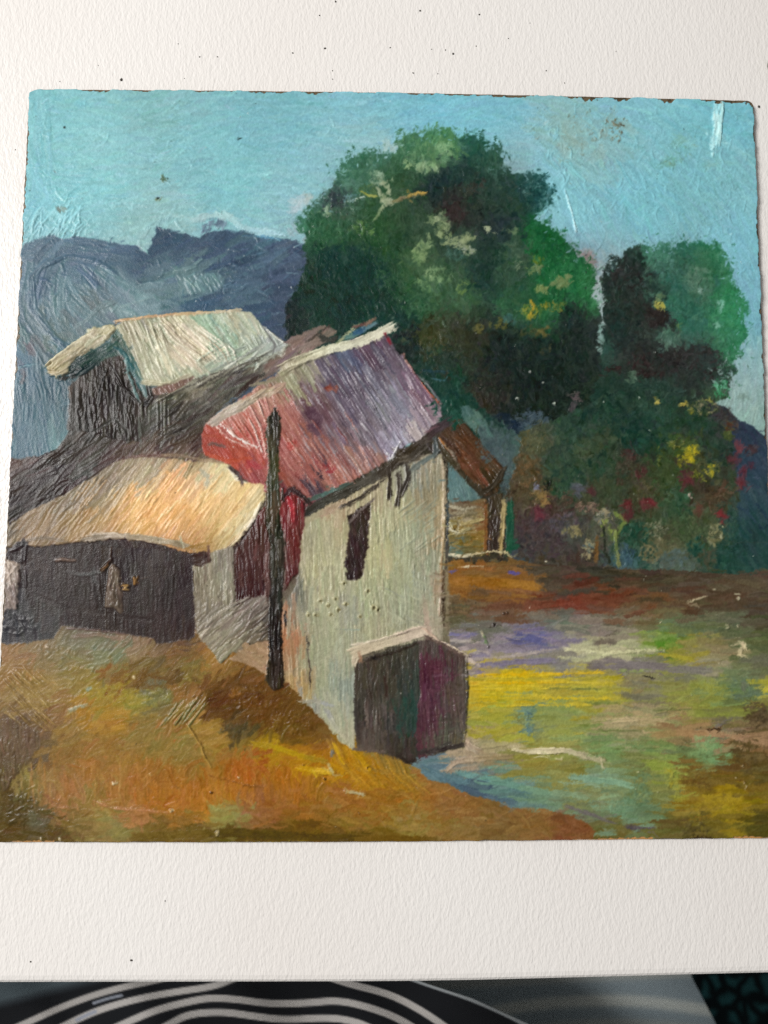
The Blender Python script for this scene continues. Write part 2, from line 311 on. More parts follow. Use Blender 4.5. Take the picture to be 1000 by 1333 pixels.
leaves(823, 360, 28, 22, ['#2b3430', '#302f2c', '#263832'], 110)
leaves(812, 410, 26, 50, ['#27352f', '#2b3f36', '#2f332e', '#24403a'], 150, a=.7)
leaves(796, 345, 10, 14, ['#2c4a47', '#2b3f3c', '#7fa8a4'], 34, s=3)
leaves(855, 335, 18, 12, ['#3f7f62', '#4a876c', '#5a947c'], 46, a=.7)
leaves(868, 350, 16, 12, ['#4f8876', '#5d9488', '#3a6f5e'], 30, a=.6)
leaves(925, 345, 26, 24, ['#3a7553', '#4a805f', '#2f6a4a'], 90, a=.7)
leaves(908, 365, 20, 18, ['#5c8c70', '#6a9478', '#4b7f62'], 50, a=.6, rot=.8)
leaves(890, 395, 26, 20, ['#36755b', '#3f8064', '#2f6a55'], 60, a=.7)
leaves(945, 410, 24, 34, ['#38794f', '#3f8459', '#2f6f4a'], 120, a=.8)
leaves(912, 378, 4, 6, ['#8fb8a4', '#7fae9a'], 10, s=4)
leaves(938, 400, 5, 9, ['#6fa58c', '#86b29c'], 12, s=4)
leaves(935, 424, 7, 4, ['#6fa286', '#5f9a7c'], 10, s=4)
leaves(858, 415, 14, 14, ['#342d2b', '#2e2a28'], 50, s=5)
leaves(852, 370, 16, 34, ['#2f4a3f', '#3a6a55', '#2b3f36', '#467a62'], 90, a=.6, s=4)
leaves(885, 350, 20, 18, ['#2f5f4a', '#3f7a5c', '#28503f'], 50, a=.55, s=4)
leaves(905, 400, 24, 20, ['#2b5f48', '#4a8566', '#316b50'], 60, a=.6, s=4)
leaves(857, 388, 5, 5, ['#6f8a58', '#5c8058'], 8)
dabs("857 398 #a5aa4c,860 399 #b3ae45", 5, a=.95)
leaves(884, 425, 4, 9, ['#5f8a4f', '#4c7a50'], 10, s=4)
leaves(868, 438, 16, 6, ['#4c8066', '#5a8a6c', '#3a6a55'], 24, a=.8)
leaves(905, 462, 34, 12, ['#352f2c', '#303c36', '#3a3632'], 90)
leaves(920, 480, 26, 14, ['#2f3a34', '#372f2d', '#2b4038'], 70)
leaves(845, 472, 30, 12, ['#2d352f', '#3a2625', '#42282a', '#2e3d34'], 90, s=4)
leaves(798, 482, 14, 6, ['#3f2526', '#432a2a', '#2e3a34'], 26, s=4)
leaves(848, 486, 20, 6, ['#3d2425', '#36302d'], 26)
leaves(822, 490, 6, 8, ['#3f6a50', '#4d7558'], 12)
for k in range(70): stroke(rng.normal(943, 9), rng.normal(480, 12), rng.uniform(0, 3), 5, 2, hx(rng.choice(['#1f6a3c', '#2b5a3f', '#8ab0a4', '#a4bfb6'])), .7, .5)
leaves(938, 505, 11, 12, ['#1f8a48', '#1a7a3f', '#38a465', '#5cb58a'], 50, s=4)
leaves(969, 517, 8, 5, ['#7f9c92', '#8aa69c'], 16, a=.6)
leaves(900, 520, 9, 6, ['#8fb4ac', '#6f9a92', '#2a4a40'], 24, s=3)
# ---- flowering shrubs
SH = [(655, 590), (668, 570), (690, 552), (720, 548), (770, 525), (800, 505), (870, 510), (925, 520), (940, 532), (950, 560), (952, 600), (962, 640), (960, 690), (955, 735), (940, 752), (860, 748), (780, 755), (700, 742), (672, 722), (660, 690), (652, 640)]
SHP = """700 570 #4c5040,690 580 #57563c,740 560 #334d40,680 600 #574a34,690 620 #5a4631,700 650 #524431,720 600 #3b4e3f,740 620 #2e493a,760 545 #2b453a,780 600 #2d483a,820 560 #22423a,830 580 #21433a,850 530 #2a4d3e,
800 530 #25463b,870 560 #2d483a,900 550 #2a4335,940 545 #3b3d40,930 580 #31433a,890 575 #4a5630,900 610 #4d4b2e,860 620 #41502f,840 640 #4f4834,825 600 #4a3f34,790 640 #464e37,800 610 #3a4a38,760 640 #4a4a38,
730 660 #553d37,700 680 #523b42,720 700 #4c3e44,690 710 #463e42,745 690 #4d4a48,790 690 #5f5a4c,820 700 #37503f,850 690 #475239,870 710 #5f5b42,900 690 #4a5739,930 680 #55583c,950 680 #2e4d47,955 720 #264c43,
830 725 #2d4c46,815 730 #3d5b6a,870 735 #5a6764,760 730 #4c3f3a,700 735 #4b4138,735 640 #31503b,770 590 #44523d,790 575 #3d4a34,885 650 #3a5a40,930 620 #3d4534,910 640 #47392f,925 650 #53432f,800 555 #2a453a"""
region(SH, SHP, ang=60, L=11, W=6, dens=6, h=.5, warp=3, fine=5, angj=.9, curve=.5, var=.05, cj=.028, jit=6, p=2.6)
leaves(695, 575, 18, 14, ['#5c5a3c', '#6a5c38', '#4f5440'], 60, a=.7)
leaves(685, 612, 18, 22, ['#5d4a30', '#6f4e2f', '#4a4a36', '#7a5230'], 90, a=.7)
leaves(705, 640, 14, 20, ['#5a4632', '#6f5238', '#3f4a36'], 60, a=.7)
leaves(740, 625, 22, 26, ['#2c4a38', '#38543d', '#26403a'], 90, a=.6)
leaves(710, 660, 10, 16, ['#5a3238', '#6a3a45', '#4a3a3c'], 40, a=.7)
leaves(700, 690, 20, 26, ['#4a3638', '#543b40', '#3f3a44', '#5c4a50'], 90, a=.7)
leaves(735, 680, 18, 14, ['#565062', '#4c4658', '#6a5260'], 44, a=.7)
leaves(745, 650, 20, 14, ['#5c4038', '#704a40', '#4a4a38'], 50, a=.6)
leaves(765, 660, 14, 8, ['#8a6458', '#9a7564', '#6a4a48'], 34, s=4)
leaves(785, 672, 14, 10, ['#8f8a84', '#a58a6c', '#6f6a72', '#b59a78'], 44, s=4)
leaves(745, 692, 14, 6, ['#a08a5c', '#8a7a50', '#6a6248'], 30, s=5)
leaves(765, 715, 8, 12, ['#a8926a', '#8a8064', '#bda680', '#4a6068'], 34, s=4)
leaves(790, 690, 8, 14, ['#98a040', '#7f9038', '#5f6a3a'], 24, s=4)
line([(800, 668), (812, 676), (806, 690), (798, 700)], 6, ['#8a9a3f', '#6f8038'], h=.6, a=.7)
line([(801, 690), (802, 715), (806, 735)], 5, ['#8a9048', '#6a7a44', '#7d7f4c'], h=.9)
line([(786, 690), (787, 715), (796, 738)], 3, '#2b3026')
line([(777, 700), (776, 730)], 5, '#8a5a2c', a=.7)
leaves(817, 727, 8, 12, ['#3f6078', '#35506a', '#4a6a80'], 26)
leaves(828, 695, 18, 16, ['#22503f', '#1f4a3c', '#2f5a48'], 60, a=.8)
leaves(850, 715, 20, 14, ['#7a6a48', '#8f7c58', '#6a6044'], 60, a=.8, rot=-.7)
leaves(855, 688, 16, 12, ['#8f8870', '#6a6848', '#a09078', '#5a5a44'], 44, s=4)
leaves(878, 725, 16, 12, ['#4f6470', '#5c6e74', '#52605c'], 40, a=.7)
leaves(905, 715, 10, 18, ['#23524a', '#1f4a40', '#2d5a4c'], 44)
leaves(922, 725, 9, 16, ['#4c4a38', '#565040'], 24)
leaves(930, 695, 12, 14, ['#9a8a5c', '#6f6a44', '#b0a078', '#585a3c'], 50, s=4)
leaves(936, 690, 8, 8, ['#b5a67c', '#8f8050'], 12, s=3)
leaves(900, 690, 26, 16, ['#4c5c3a', '#5c6a44', '#404f33'], 70, a=.6)
leaves(955, 715, 18, 34, ['#27504a', '#2b5450', '#24483f'], 70, a=.5)
leaves(812, 612, 12, 20, ['#4f3c32', '#5c3a34', '#463f33'], 40, a=.6)
leaves(838, 640, 10, 16, ['#6a5838', '#5a4f36'], 30, a=.7)
leaves(870, 625, 14, 26, ['#44502c', '#4c5a34', '#3a4a30'], 60, a=.7)
leaves(858, 595, 3, 12, ['#7f8035', '#68702f'], 12, s=3)
leaves(890, 600, 10, 8, ['#46363c', '#4f3f40'], 24, a=.7)
leaves(893, 622, 12, 10, ['#5a2f36', '#4a3434', '#6b3038'], 34, a=.7)
leaves(880, 578, 10, 5, ['#9a8a30', '#b8a060', '#7a7a30'], 22, s=4)
leaves(900, 590, 9, 13, ['#c9aa18', '#a88f1e', '#ddb91e', '#8a8428'], 55, s=4, h=1.2)
leaves(890, 600, 10, 8, ['#a3921f', '#6f6a2a'], 18, s=4)
leaves(924, 612, 6, 9, ['#c2a41c', '#d8b430', '#7a7a2c'], 26, s=4, h=1.2)
leaves(908, 620, 14, 8, ['#8a8428', '#6a6a2c', '#a5962a'], 22, s=3)
leaves(855, 522, 3, 5, ['#c9a41c', '#d9b32a'], 10, s=4)
leaves(888, 525, 5, 3, ['#c0a21c', '#b8982c'], 9, s=4)
leaves(899, 535, 4, 5, ['#a3941f', '#8a8428'], 9, s=4)
leaves(915, 530, 20, 10, ['#6a7038', '#5c6438', '#3f5038', '#a08a60'], 50, s=4)
leaves(923, 521, 5, 3, ['#a59a30', '#8f8f38'], 8, s=3)
leaves(948, 566, 8, 9, ['#4f5a2c', '#6a6a30', '#44502c'], 26, a=.8)
leaves(944, 538, 12, 10, ['#3f3534', '#43373a'], 30, a=.6)
leaves(890, 570, 18, 10, ['#3d3d3c', '#4a6038', '#3f4a2c'], 40, a=.6)
leaves(945, 590, 12, 18, ['#2b3f34', '#25382f'], 40, a=.7)
leaves(930, 650, 12, 16, ['#56402f', '#5f4630', '#4a3a2c'], 44, a=.7)
dabs("962 580 #87353f 8,957 599 #6f2f3a 8,972 615 #7a3040 8,965 628 #6a2f3c 9,978 582 #4f3236 9,965 632 #7a3038 7,942 672 #a02c34 7,941 676 #8a2830 6,845 652 #8a2a34 9,838 658 #7c2a34 8,813 657 #8a3038 9,816 668 #6f2c34 9,912 662 #6f3a30 7,893 630 #742f38 8,820 590 #5a2f30 9,835 616 #6a2c34 7,940 640 #6a4030 8,955 553 #6f3f2c 7,698 665 #6b2f3e 9,700 672 #7a3444 9,768 640 #5c2c34 8", 7, n=4, a=.6)
dabs("754 640 #4f4f60,752 635 #5c5a70,712 634 #222220 6,697 634 #7a76a0 6,702 645 #8f6a38 8,708 652 #9a6c35 7,744 528 #5a4f58 9,750 520 #6a5058 7", 8, n=3, a=.7)
spots([(897, 644, 2.6), (900, 648, 1.6)], '#c8a89c')
line([(640, 545), (655, 540), (668, 552), (672, 562)], 7, '#2a3644', a=.7)
leaves(655, 548, 12, 10, ['#23303f', '#1f2b38'], 40, a=.8)
leaves(690, 545, 26, 10, ['#46566a', '#3f4f62', '#505f70'], 50, a=.8)
leaves(670, 555, 5, 10, ['#20304a', '#1f2b40'], 20)
# ---- meadow on the right
region([(575, 735), (600, 712), (700, 735), (860, 742), (960, 748), (1040, 735), (1040, 1110), (740, 1110), (540, 1020), (520, 980), (560, 840)], """600 740 #8a5a25,635 748 #7a5530,650 757 #9b6422,600 760 #8d5c26,690 764 #94602c,620 785 #6a4d3a,700 750 #4f4338,
780 755 #433f36,720 768 #4c453c,850 757 #493f34,900 758 #59463a,980 758 #65503f,600 792 #5f5540,660 790 #684534,700 787 #733f2e,760 780 #7c382b,800 782 #753c2c,850 788 #734730,900 790 #604435,960 785 #5e4638,995 800 #56493f,870 765 #54463a,
600 812 #5f6346,640 812 #6a6c66,700 808 #736d68,730 812 #67706c,800 814 #67655d,850 805 #6a5a44,900 815 #5c6a55,950 812 #5a614f,990 830 #59653f,770 822 #7d7276,820 826 #89807c,860 822 #5f7860,
600 828 #7f7896,650 826 #8a8196,690 830 #6465a0,715 834 #7c76a0,650 845 #8a8096,640 860 #7c749c,600 848 #9f9298,740 838 #948f92,730 862 #86868a,760 848 #b2b195,800 840 #a3a68c,820 848 #bdbc9c,850 835 #7f9440,868 842 #588528,890 850 #9a8a2c,
870 858 #93953a,920 842 #8c8458,940 850 #88785a,975 850 #646c48,930 862 #8f8a80,800 868 #7b7382,850 870 #767080,900 872 #76766e,980 878 #67745a,990 862 #6a6a5c,
620 880 #c0ae20,660 878 #bcab28,620 898 #d2ae10,680 892 #c2aa18,720 888 #b0a228,760 890 #ada02c,700 908 #a8a030,650 915 #a9a326,760 910 #a39c2c,790 895 #b8a81c,620 945 #a8a222,660 955 #a09c2c,630 930 #949c46,700 930 #8a984c,
688 945 #567888,690 928 #6d9180,740 930 #849858,780 918 #98992f,735 955 #93994a,820 900 #8f8660,830 912 #706d5f,845 905 #7a7668,870 895 #87894c,900 910 #8b8d42,960 895 #667f5d,945 905 #6f8a55,985 905 #5c7676,996 895 #b5ac2c,930 885 #8a9440,
930 920 #8a9238,960 925 #808a3a,990 925 #5d4b39,975 935 #5c4d3a,800 935 #b29c80,840 936 #ac9678,810 950 #97937a,860 948 #8a8a60,880 950 #9a7a58,900 955 #a07a58,950 958 #a67f66,985 965 #a07c66,940 940 #736a68,750 960 #80985e,800 970 #6e8e5c,850 975 #6a8c5a,
890 962 #87775a,920 972 #72976a,930 985 #6d9a72,895 985 #5f7a50,970 975 #5a4a2e,990 995 #62502c,960 990 #65502c,700 982 #938a30,640 976 #9a9070,610 972 #ad9a84,600 988 #a58b78,650 985 #958062,700 1000 #8d8334,760 1000 #7f7c38,
780 1012 #79a092,750 1018 #7f8a50,650 1010 #5d9088,700 1025 #6d9480,600 1010 #4d7790,570 1005 #5a7f98,620 1028 #465f7e,670 1040 #58808a,720 1045 #6b8d7a,740 1020 #85823c,780 1040 #7a8860,770 1062 #6a6f60,790 1058 #6a9282,830 1050 #5d7c62,840 1000 #70774a,870 1005 #8a9740,
855 990 #8a9a40,880 1030 #9a9238,860 1030 #767f4c,900 1000 #745a28,930 1010 #7a5e26,900 1045 #8f7022,945 1040 #a68a18,960 1055 #9b8219,970 1015 #735d24,1000 1040 #7e6a20,900 1080 #5c5128,930 1078 #716326,990 1075 #574f20,850 1080 #6a6732,800 1085 #6b6530,760 1088 #6a5c2a,830 1070 #6f9080""",
       ang=-2, L=38, W=7, dens=4.2, h=.5, warp=1, angj=.12, var=.06, cj=.02, jit=7, p=2.3)
line([(588, 730), (620, 727), (660, 726)], 7, ['#97632a', '#8a5c2a'], h=.7)
line([(592, 757), (650, 758), (695, 763)], 12, ['#96601f', '#9c661f'], h=.7)
line([(600, 738), (628, 737)], 2, '#d0bfa0', h=1.2)
line([(662, 745), (675, 746)], 4, '#5b50a0'); line([(583, 745), (592, 744)], 3, '#6a60a0')
line([(640, 790), (700, 788), (780, 778), (800, 784)], 10, ['#6a4434', '#784030', '#803628', '#783e2e'], a=.7, h=.5)
line([(676, 828), (700, 833), (708, 836)], 9, '#5c5fa2', a=.85, h=.6)
line([(578, 826), (620, 826)], 5, '#7370a8', a=.8); line([(708, 835), (760, 833)], 4, '#7a729a', a=.8)
line([(615, 858), (660, 855), (720, 846)], 4, '#a59aa0', a=.7); line([(620, 867), (670, 862), (720, 860)], 8, '#7b749c', a=.8)
line([(735, 845), (790, 850), (862, 846)], 4, '#c4c3a4', h=.9); line([(730, 855), (770, 858), (800, 853)], 4, '#b3b595', a=.8)
line([(840, 838), (868, 839), (884, 841)], 7, ['#6f9034', '#4f8a22', '#6a8a30'], h=.7)
line([(858, 852), (880, 854), (900, 858)], 5, '#a39a28', a=.8)
line([(770, 867), (830, 865), (880, 871), (920, 873)], 10, ['#7a7184', '#797082', '#79747c'], a=.8, h=.5)
for i in range(16): line([(612 + rng.uniform(0, 40), y := rng.uniform(874, 920)), (rng.uniform(680, 800), y + rng.uniform(-3, 3))], rng.uniform(2, 4), rng.choice(['#cfb312', '#d6ac0c', '#b8a620', '#a89c28', '#c6b022']), a=.8, h=.8)
for i in range(22): line([(x := rng.uniform(700, 900), y := rng.uniform(880, 990)), (x + rng.uniform(30, 80), y + rng.uniform(-2, 2))], rng.uniform(1.5, 3), rng.choice(['#7f8f50', '#8f9a40', '#6a7a40', '#8a9060', '#5c6a3a']), a=.45, h=.7)
line([(815, 906), (850, 908)], 9, '#6d6a5e', a=.6, h=.5)
line([(795, 938), (840, 936), (865, 938)], 5, ['#b8a389', '#b29c80'], a=.8, h=.8)
line([(850, 956), (900, 954), (945, 956), (1000, 966)], 8, ['#9d8058', '#a47c5c', '#ac866e', '#a5806a'], a=.8, h=.8)
line([(920, 950), (938, 948), (935, 951)], 3, '#3a2a22'); line([(935, 944), (952, 936)], 4, '#6c6470', a=.8)
leaves(985, 930, 18, 16, ['#554435', '#5f4d3a', '#4a3d2e'], 60, a=.7)
leaves(980, 985, 22, 22, ['#5c4c30', '#67522c', '#54452c'], 70, a=.6)
leaves(920, 975, 20, 18, ['#75a075', '#6a936a', '#7fa878'], 50, a=.6)
leaves(893, 970, 12, 10, ['#4f4f34', '#5c5a3c'], 24, s=3, a=.6)
leaves(945, 1042, 24, 14, ['#a88c14', '#957c1c', '#b59a1c'], 60, a=.6)
leaves(920, 1050, 22, 14, ['#8f7820', '#a58a18'], 30, a=.5)
leaves(910, 1012, 24, 20, ['#745a2a', '#7c6026', '#6a5228'], 60, a=.6)
leaves(835, 1025, 16, 20, ['#557560', '#5f8068', '#6a8a70'], 60, a=.6)
leaves(878, 1020, 8, 22, ['#95953c', '#a3982c', '#86944a'], 40, a=.6, rot=-.5)
leaves(810, 1050, 18, 12, ['#6f9a86', '#628a78'], 40, a=.6)
leaves(905, 1080, 20, 12, ['#5a5030', '#52482a'], 40, a=.7)
leaves(915, 1094, 18, 5, ['#35281c', '#402f20'], 26)
leaves(688, 942, 7, 17, ['#4c7088', '#557a90', '#5f8590'], 40, a=.8, s=4)
leaves(675, 935, 6, 8, ['#6f7040', '#7f7c38'], 16, a=.7, s=3)
leaves(970, 895, 20, 18, ['#64806a', '#5f7a70', '#708a60'], 50, a=.5)
leaves(925, 895, 18, 10, ['#95993a', '#8a9440'], 34, a=.6, rot=.5)
line([(670, 974), (690, 978), (712, 977), (735, 977), (760, 983), (782, 990)], 8, ['#c4b9a2', '#cfc6b4', '#cac0ac', '#b5ad98', '#aaa28c'], h=1.3, var=.14)
line([(781, 988), (784, 998)], 3, '#bdb5a2')
line([(628, 970), (660, 968), (680, 972)], 6, ['#a69a72', '#b0a488'], a=.7, h=.9)
line([(606, 962), (612, 972), (620, 975)], 8, ['#b59c88', '#bba696'], h=1.1)
line([(584, 1000), (596, 990), (630, 987), (665, 985)], 7, ['#b39c8c', '#ab9480', '#a18a6c', '#94805c'], h=1)
line([(745, 1012), (772, 1015), (800, 1018), (818, 1022)], 8, '#79a598', a=.85, h=.8)
line([(555, 1000), (585, 1020), (620, 1034), (665, 1045)], 9, ['#587f9a', '#4a6c8a', '#455c7c', '#4c6884'], a=.8, h=.6)
line([(600, 1006), (650, 1018), (700, 1030), (760, 1036)], 8, ['#5f96a0', '#629890', '#6c9a84', '#75957a'], a=.7, h=.7)
line([(740, 1050), (775, 1062), (800, 1072)], 5, '#6a6470', a=.7); line([(815, 1078), (850, 1078)], 4, '#595266')
line([(700, 1068), (740, 1052)], 4, '#8a6050', a=.5)
line([(970, 845), (966, 838), (963, 852), (970, 854)], 4, '#cbb89a', h=1.6)
line([(895, 785), (903, 781)], 3, '#cbb8a0', h=1.4); line([(904, 781), (918, 776)], 2.6, '#c4b098', h=1.4)
spots([(961, 779, 2.6), (947, 816, 3), (960, 815, 1.6), (930, 767, 1.8), (968, 1019, 2.4), (971, 1023, 2.2), (711, 731, 1.6), (966, 997, 1.5), (958, 1012, 1.2), (860, 810, 1)], '#cfc0a8')
line([(817, 773), (840, 773)], 1.6, '#2f2620'); line([(838, 880), (850, 883)], 2, '#2f2b2c')
spots([(656, 799, 1.8), (660, 798, 1.6), (643, 813, 2), (637, 816, 1.6), (636, 842, 1.4)], '#2a2422')
line([(628, 824), (632, 835)], 5, ['#b8b098', '#5a7a50'], h=1.2)
dabs("973 896 #707a70,1000 897 #b8ae2c 9,1003 892 #a8a030 7", 7)
# ---- the ochre bank
def bank_ang(x, y):
    if y > 1000: return 88 if (x < 430 and y < 1045) else 3
    if x > 430: return 48
    return -30 + 20 * math.sin(x * .05 + y * .04)
region([(-30, 815), (10, 818), (60, 812), (80, 800), (150, 800), (200, 810), (258, 806), (285, 830), (330, 830), (350, 860), (375, 870), (405, 895), (440, 935), (475, 960), (500, 985), (533, 992), (555, 1012), (620, 1036), (665, 1050), (720, 1056), (760, 1068), (775, 1080),
        (765, 1110), (-30, 1110)], """30 860 #a08050,60 845 #8f7f58,80 860 #857f5a,130 845 #7f8570,110 828 #8a8b74,170 835 #a18872,150 850 #75816c,230 845 #99713f,230 832 #6f5c50,190 845 #98836a,150 865 #7c7244,200 870 #73602f,180 885 #6d5228,150 890 #80582a,250 868 #86743a,275 845 #a8793a,270 862 #a57a3f,
100 890 #92804a,60 900 #9b8350,30 900 #a0884f,25 880 #a3824c,130 910 #93833a,160 900 #9a8a38,170 912 #918a3a,210 905 #777848,205 898 #6b706a,230 890 #6a4f28,240 900 #9a6f3f,60 920 #8f7648,70 930 #86664a,110 930 #a87c32,150 935 #a57c30,100 950 #8d7340,180 950 #8a7440,
210 960 #857540,30 950 #6c5a4a,20 990 #685640,45 975 #6a5848,80 990 #92703c,140 980 #93703a,120 1000 #a06d38,230 965 #857a3e,250 955 #8a7a40,235 945 #94733a,225 955 #a86a38,260 945 #a9803f,290 955 #a5823c,245 975 #8a7640,300 930 #65461f,330 910 #6c471f,290 905 #63401c,350 930 #684822,285 925 #5a3c1c,
300 950 #4c4432,320 955 #51452f,400 940 #694a20,370 955 #6d5226,420 965 #7a5828,320 970 #94783a,350 975 #ab8c20,335 985 #9c5a2a,380 985 #aa7a22,420 985 #a86f1e,395 1000 #bd9420,455 985 #b8861a,470 1000 #ac7a1c,500 1010 #a3782c,500 990 #85733c,530 1005 #957838,560 1020 #a0682a,200 1010 #9b6a32,150 1030 #a5703c,250 1030 #a0682a,320 1000 #a4622a,
380 1010 #a66a2a,300 1030 #a4702c,230 1045 #a86f2c,270 1048 #ac7530,350 1050 #97653a,330 1060 #94684a,400 1045 #946430,450 1040 #966534,500 1045 #90652e,600 1055 #96622c,700 1070 #905f2c,750 1085 #874f2c,600 1078 #8c6a34,530 1075 #8f7c48,450 1070 #8a6c38,80 1030 #a57548,70 1045 #ad7850,130 1035 #a0703c,60 1020 #95784a,35 1015 #8f8048,
100 1060 #887040,140 1060 #98884f,125 1035 #8f7c45,150 1075 #8c8350,15 1045 #5a4a2a,40 1060 #5a5034,50 1065 #666050,80 1080 #5f4f2a,20 1085 #5c4a28,200 1075 #75602e,285 1062 #93905a,300 1068 #8a8a55,300 1085 #554620,350 1088 #56461f,400 1085 #6a5220,450 1092 #5a4a20,250 1085 #67552a,520 1092 #75602e,650 1090 #7f5c2c,180 1055 #a8764a,190 1040 #a8682a""",
       ang=bank_ang, L=24, W=7, dens=4, h=.42, warp=3, fine=2, angj=.35, curve=.4, var=.07, cj=.02, jit=7, p=2.1)
for i in range(26):
    x = rng.uniform(425, 520); line([(x, 965 + (x - 425) * .2), (x + 12, 990 + (x - 425) * .2), (x + 42, 1022 + (x - 425) * .12)], 2.6, rng.choice(['#a87c26', '#a0752a', '#b58a2e', '#8f6c2c', '#a07024']), a=.42, h=.9)
line([(330, 968), (360, 973), (395, 985), (420, 990)], 7, ['#a88c2c', '#b89c1c', '#b5951e', '#a0862c'], a=.8)
line([(395, 1000), (415, 1003), (428, 1004)], 9, ['#bd941a', '#c9a32a'], a=.85, h=1.2); line([(428, 996), (434, 1008)], 5, '#bdb48a', a=.8)
line([(452, 1030), (472, 1034)], 5, ['#b5a888', '#b8b09a'], h=1.2)
line([(436, 970), (442, 985), (446, 992)], 4, '#d0a21c'); dabs("432 976 #77777c 5", n=2); line([(455, 975), (468, 985), (480, 1000)], 6, '#bb8d18', h=1.2)
leaves(330, 915, 38, 28, ['#6a451e', '#603e1c', '#744c20', '#5c3a1a'], 130, a=.5)
leaves(308, 903, 8, 6, ['#a06a2c', '#8a5a24'], 14, a=.7)
leaves(305, 950, 18, 8, ['#463f2e', '#52452c', '#5a553f'], 30, a=.7)
leaves(380, 940, 34, 16, ['#6f4f22', '#64451e', '#7d5a26'], 80, a=.5)
leaves(190, 885, 26, 14, ['#6d4f26', '#785628', '#644820'], 50, a=.5)
leaves(255, 875, 22, 16, ['#86763a', '#958440', '#786a34'], 50, a=.6)
leaves(150, 905, 40, 12, ['#9a8c3a', '#8a803a', '#a8923c'], 70, a=.5, rot=.1)
leaves(205, 908, 24, 12, ['#7b7c48', '#6c7350', '#8c8640'], 50, a=.6)
leaves(75, 848, 30, 10, ['#8a805a', '#7f8468', '#96845c'], 40, a=.5)
for i in range(24):
    x, y = rng.uniform(5, 60), rng.uniform(870, 930); line([(x, y), (x + 22, y + 20)], 2.2, rng.choice(['#a8905a', '#8a7244', '#b09a66']), a=.6, h=1.2)
for i in range(14):
    x = rng.uniform(210, 250); line([(x, 945 - rng.uniform(0, 6)), (x + 22, 918 - rng.uniform(0, 8))], 2.2, rng.choice(['#5f6a44', '#8a7c44', '#9a8648']), a=.6, h=1.1)
line([(246, 945), (262, 972), (277, 1004)], 2.4, '#a58548', h=1.6)
line([(275, 1010), (320, 1022), (350, 1026)], 1.8, '#7a4e24'); line([(120, 1042), (150, 1052), (220, 1058)], 3, '#b98260', a=.5, h=1)
line([(90, 925), (112, 918)], 4, '#96a09a', a=.7); dabs("118 897 #8fa3a0 5", n=2)
region([(-30, 935), (20, 936), (40, 945), (58, 965), (50, 975), (30, 1000), (5, 1030), (-30, 1040)], "10 950 #6e5c4c,40 965 #6f5c4e,20 990 #6a5744,5 1010 #5f503c", ang=85, L=18, W=4, h=.9, warp=3, under=False, dens=3)
leaves(25, 1055, 28, 22, ['#52462c', '#5c4e2c', '#625a40', '#473c22'], 110, a=.7)
leaves(45, 1065, 10, 8, ['#6f6c58', '#5c5a48'], 24, a=.7, s=4)
for i in range(46): line([(x := rng.uniform(190, 420), 1000 + rng.uniform(0, 30)), (x + rng.normal(0, 2), 1030 + rng.uniform(0, 20))], 2, rng.choice(['#a86a2e', '#b07634', '#96602c', '#a8744a']), a=.4, h=.45)
for i in range(30): line([(x := rng.uniform(40, 200), 985 + rng.uniform(0, 40)), (x + rng.normal(0, 3), 1015 + rng.uniform(0, 40))], 2, rng.choice(['#a8763c', '#b07c4c', '#966a34', '#b58a54']), a=.4, h=.45)
line([(180, 1090), (300, 1084), (420, 1090), (560, 1094)], 12, ['#6f5c2a', '#54461c', '#57461c', '#6a5222'], a=.7, h=.4)
line([(300, 1097), (400, 1097)], 2.5, '#a0962c', a=.7)
spots([(175, 882, 2.6), (62, 842, 2.4), (283, 1085, 3.2), (148, 1020, 2.2), (152, 1019, 2), (223, 1055, 2.2), (311, 1012, 1.5), (78, 1092, 1.8), (54, 1092, 1.6), (196, 1008, 1.3)], '#d6cbb4')
spots([(275, 1032, 1.8), (423, 1014, 1.7), (395, 996, 1.2), (468, 1059, 1), (478, 1000, 1.1)], '#3a2616')
# ---- dark lay-in under the buildings
region([(500, 440), (545, 450), (590, 500), (640, 540), (680, 570), (660, 640), (660, 730), (570, 730), (540, 600)], "530 450 #232d29,545 480 #203a30,575 450 #383a28,600 470 #30352a,560 510 #1d3d33,590 520 #1c4034,600 550 #1d3f33,640 600 #4d646a,600 650 #3a342c,640 700 #3f3830,560 560 #2a3a30,560 600 #3f382e", ang=60, L=9, W=6, dens=5, h=.4, warp=4, fine=4, angj=.8)
region([(-30, 690), (330, 690), (390, 640), (580, 560), (585, 840), (470, 965), (405, 895), (350, 872), (285, 838), (255, 820), (100, 800), (-30, 815)], "60 730 #3f3633,240 730 #3f3433,330 700 #43312e,380 700 #4a302c,400 660 #3f362f,500 610 #433c33,570 580 #40382e,300 840 #7f7564,370 850 #4a4036,420 800 #8f8c70,500 700 #8f8a6c,480 930 #4a433c,400 900 #8f8a72,570 700 #8a7c62", ang=60, L=20, W=7, dens=2, h=.4, warp=1)
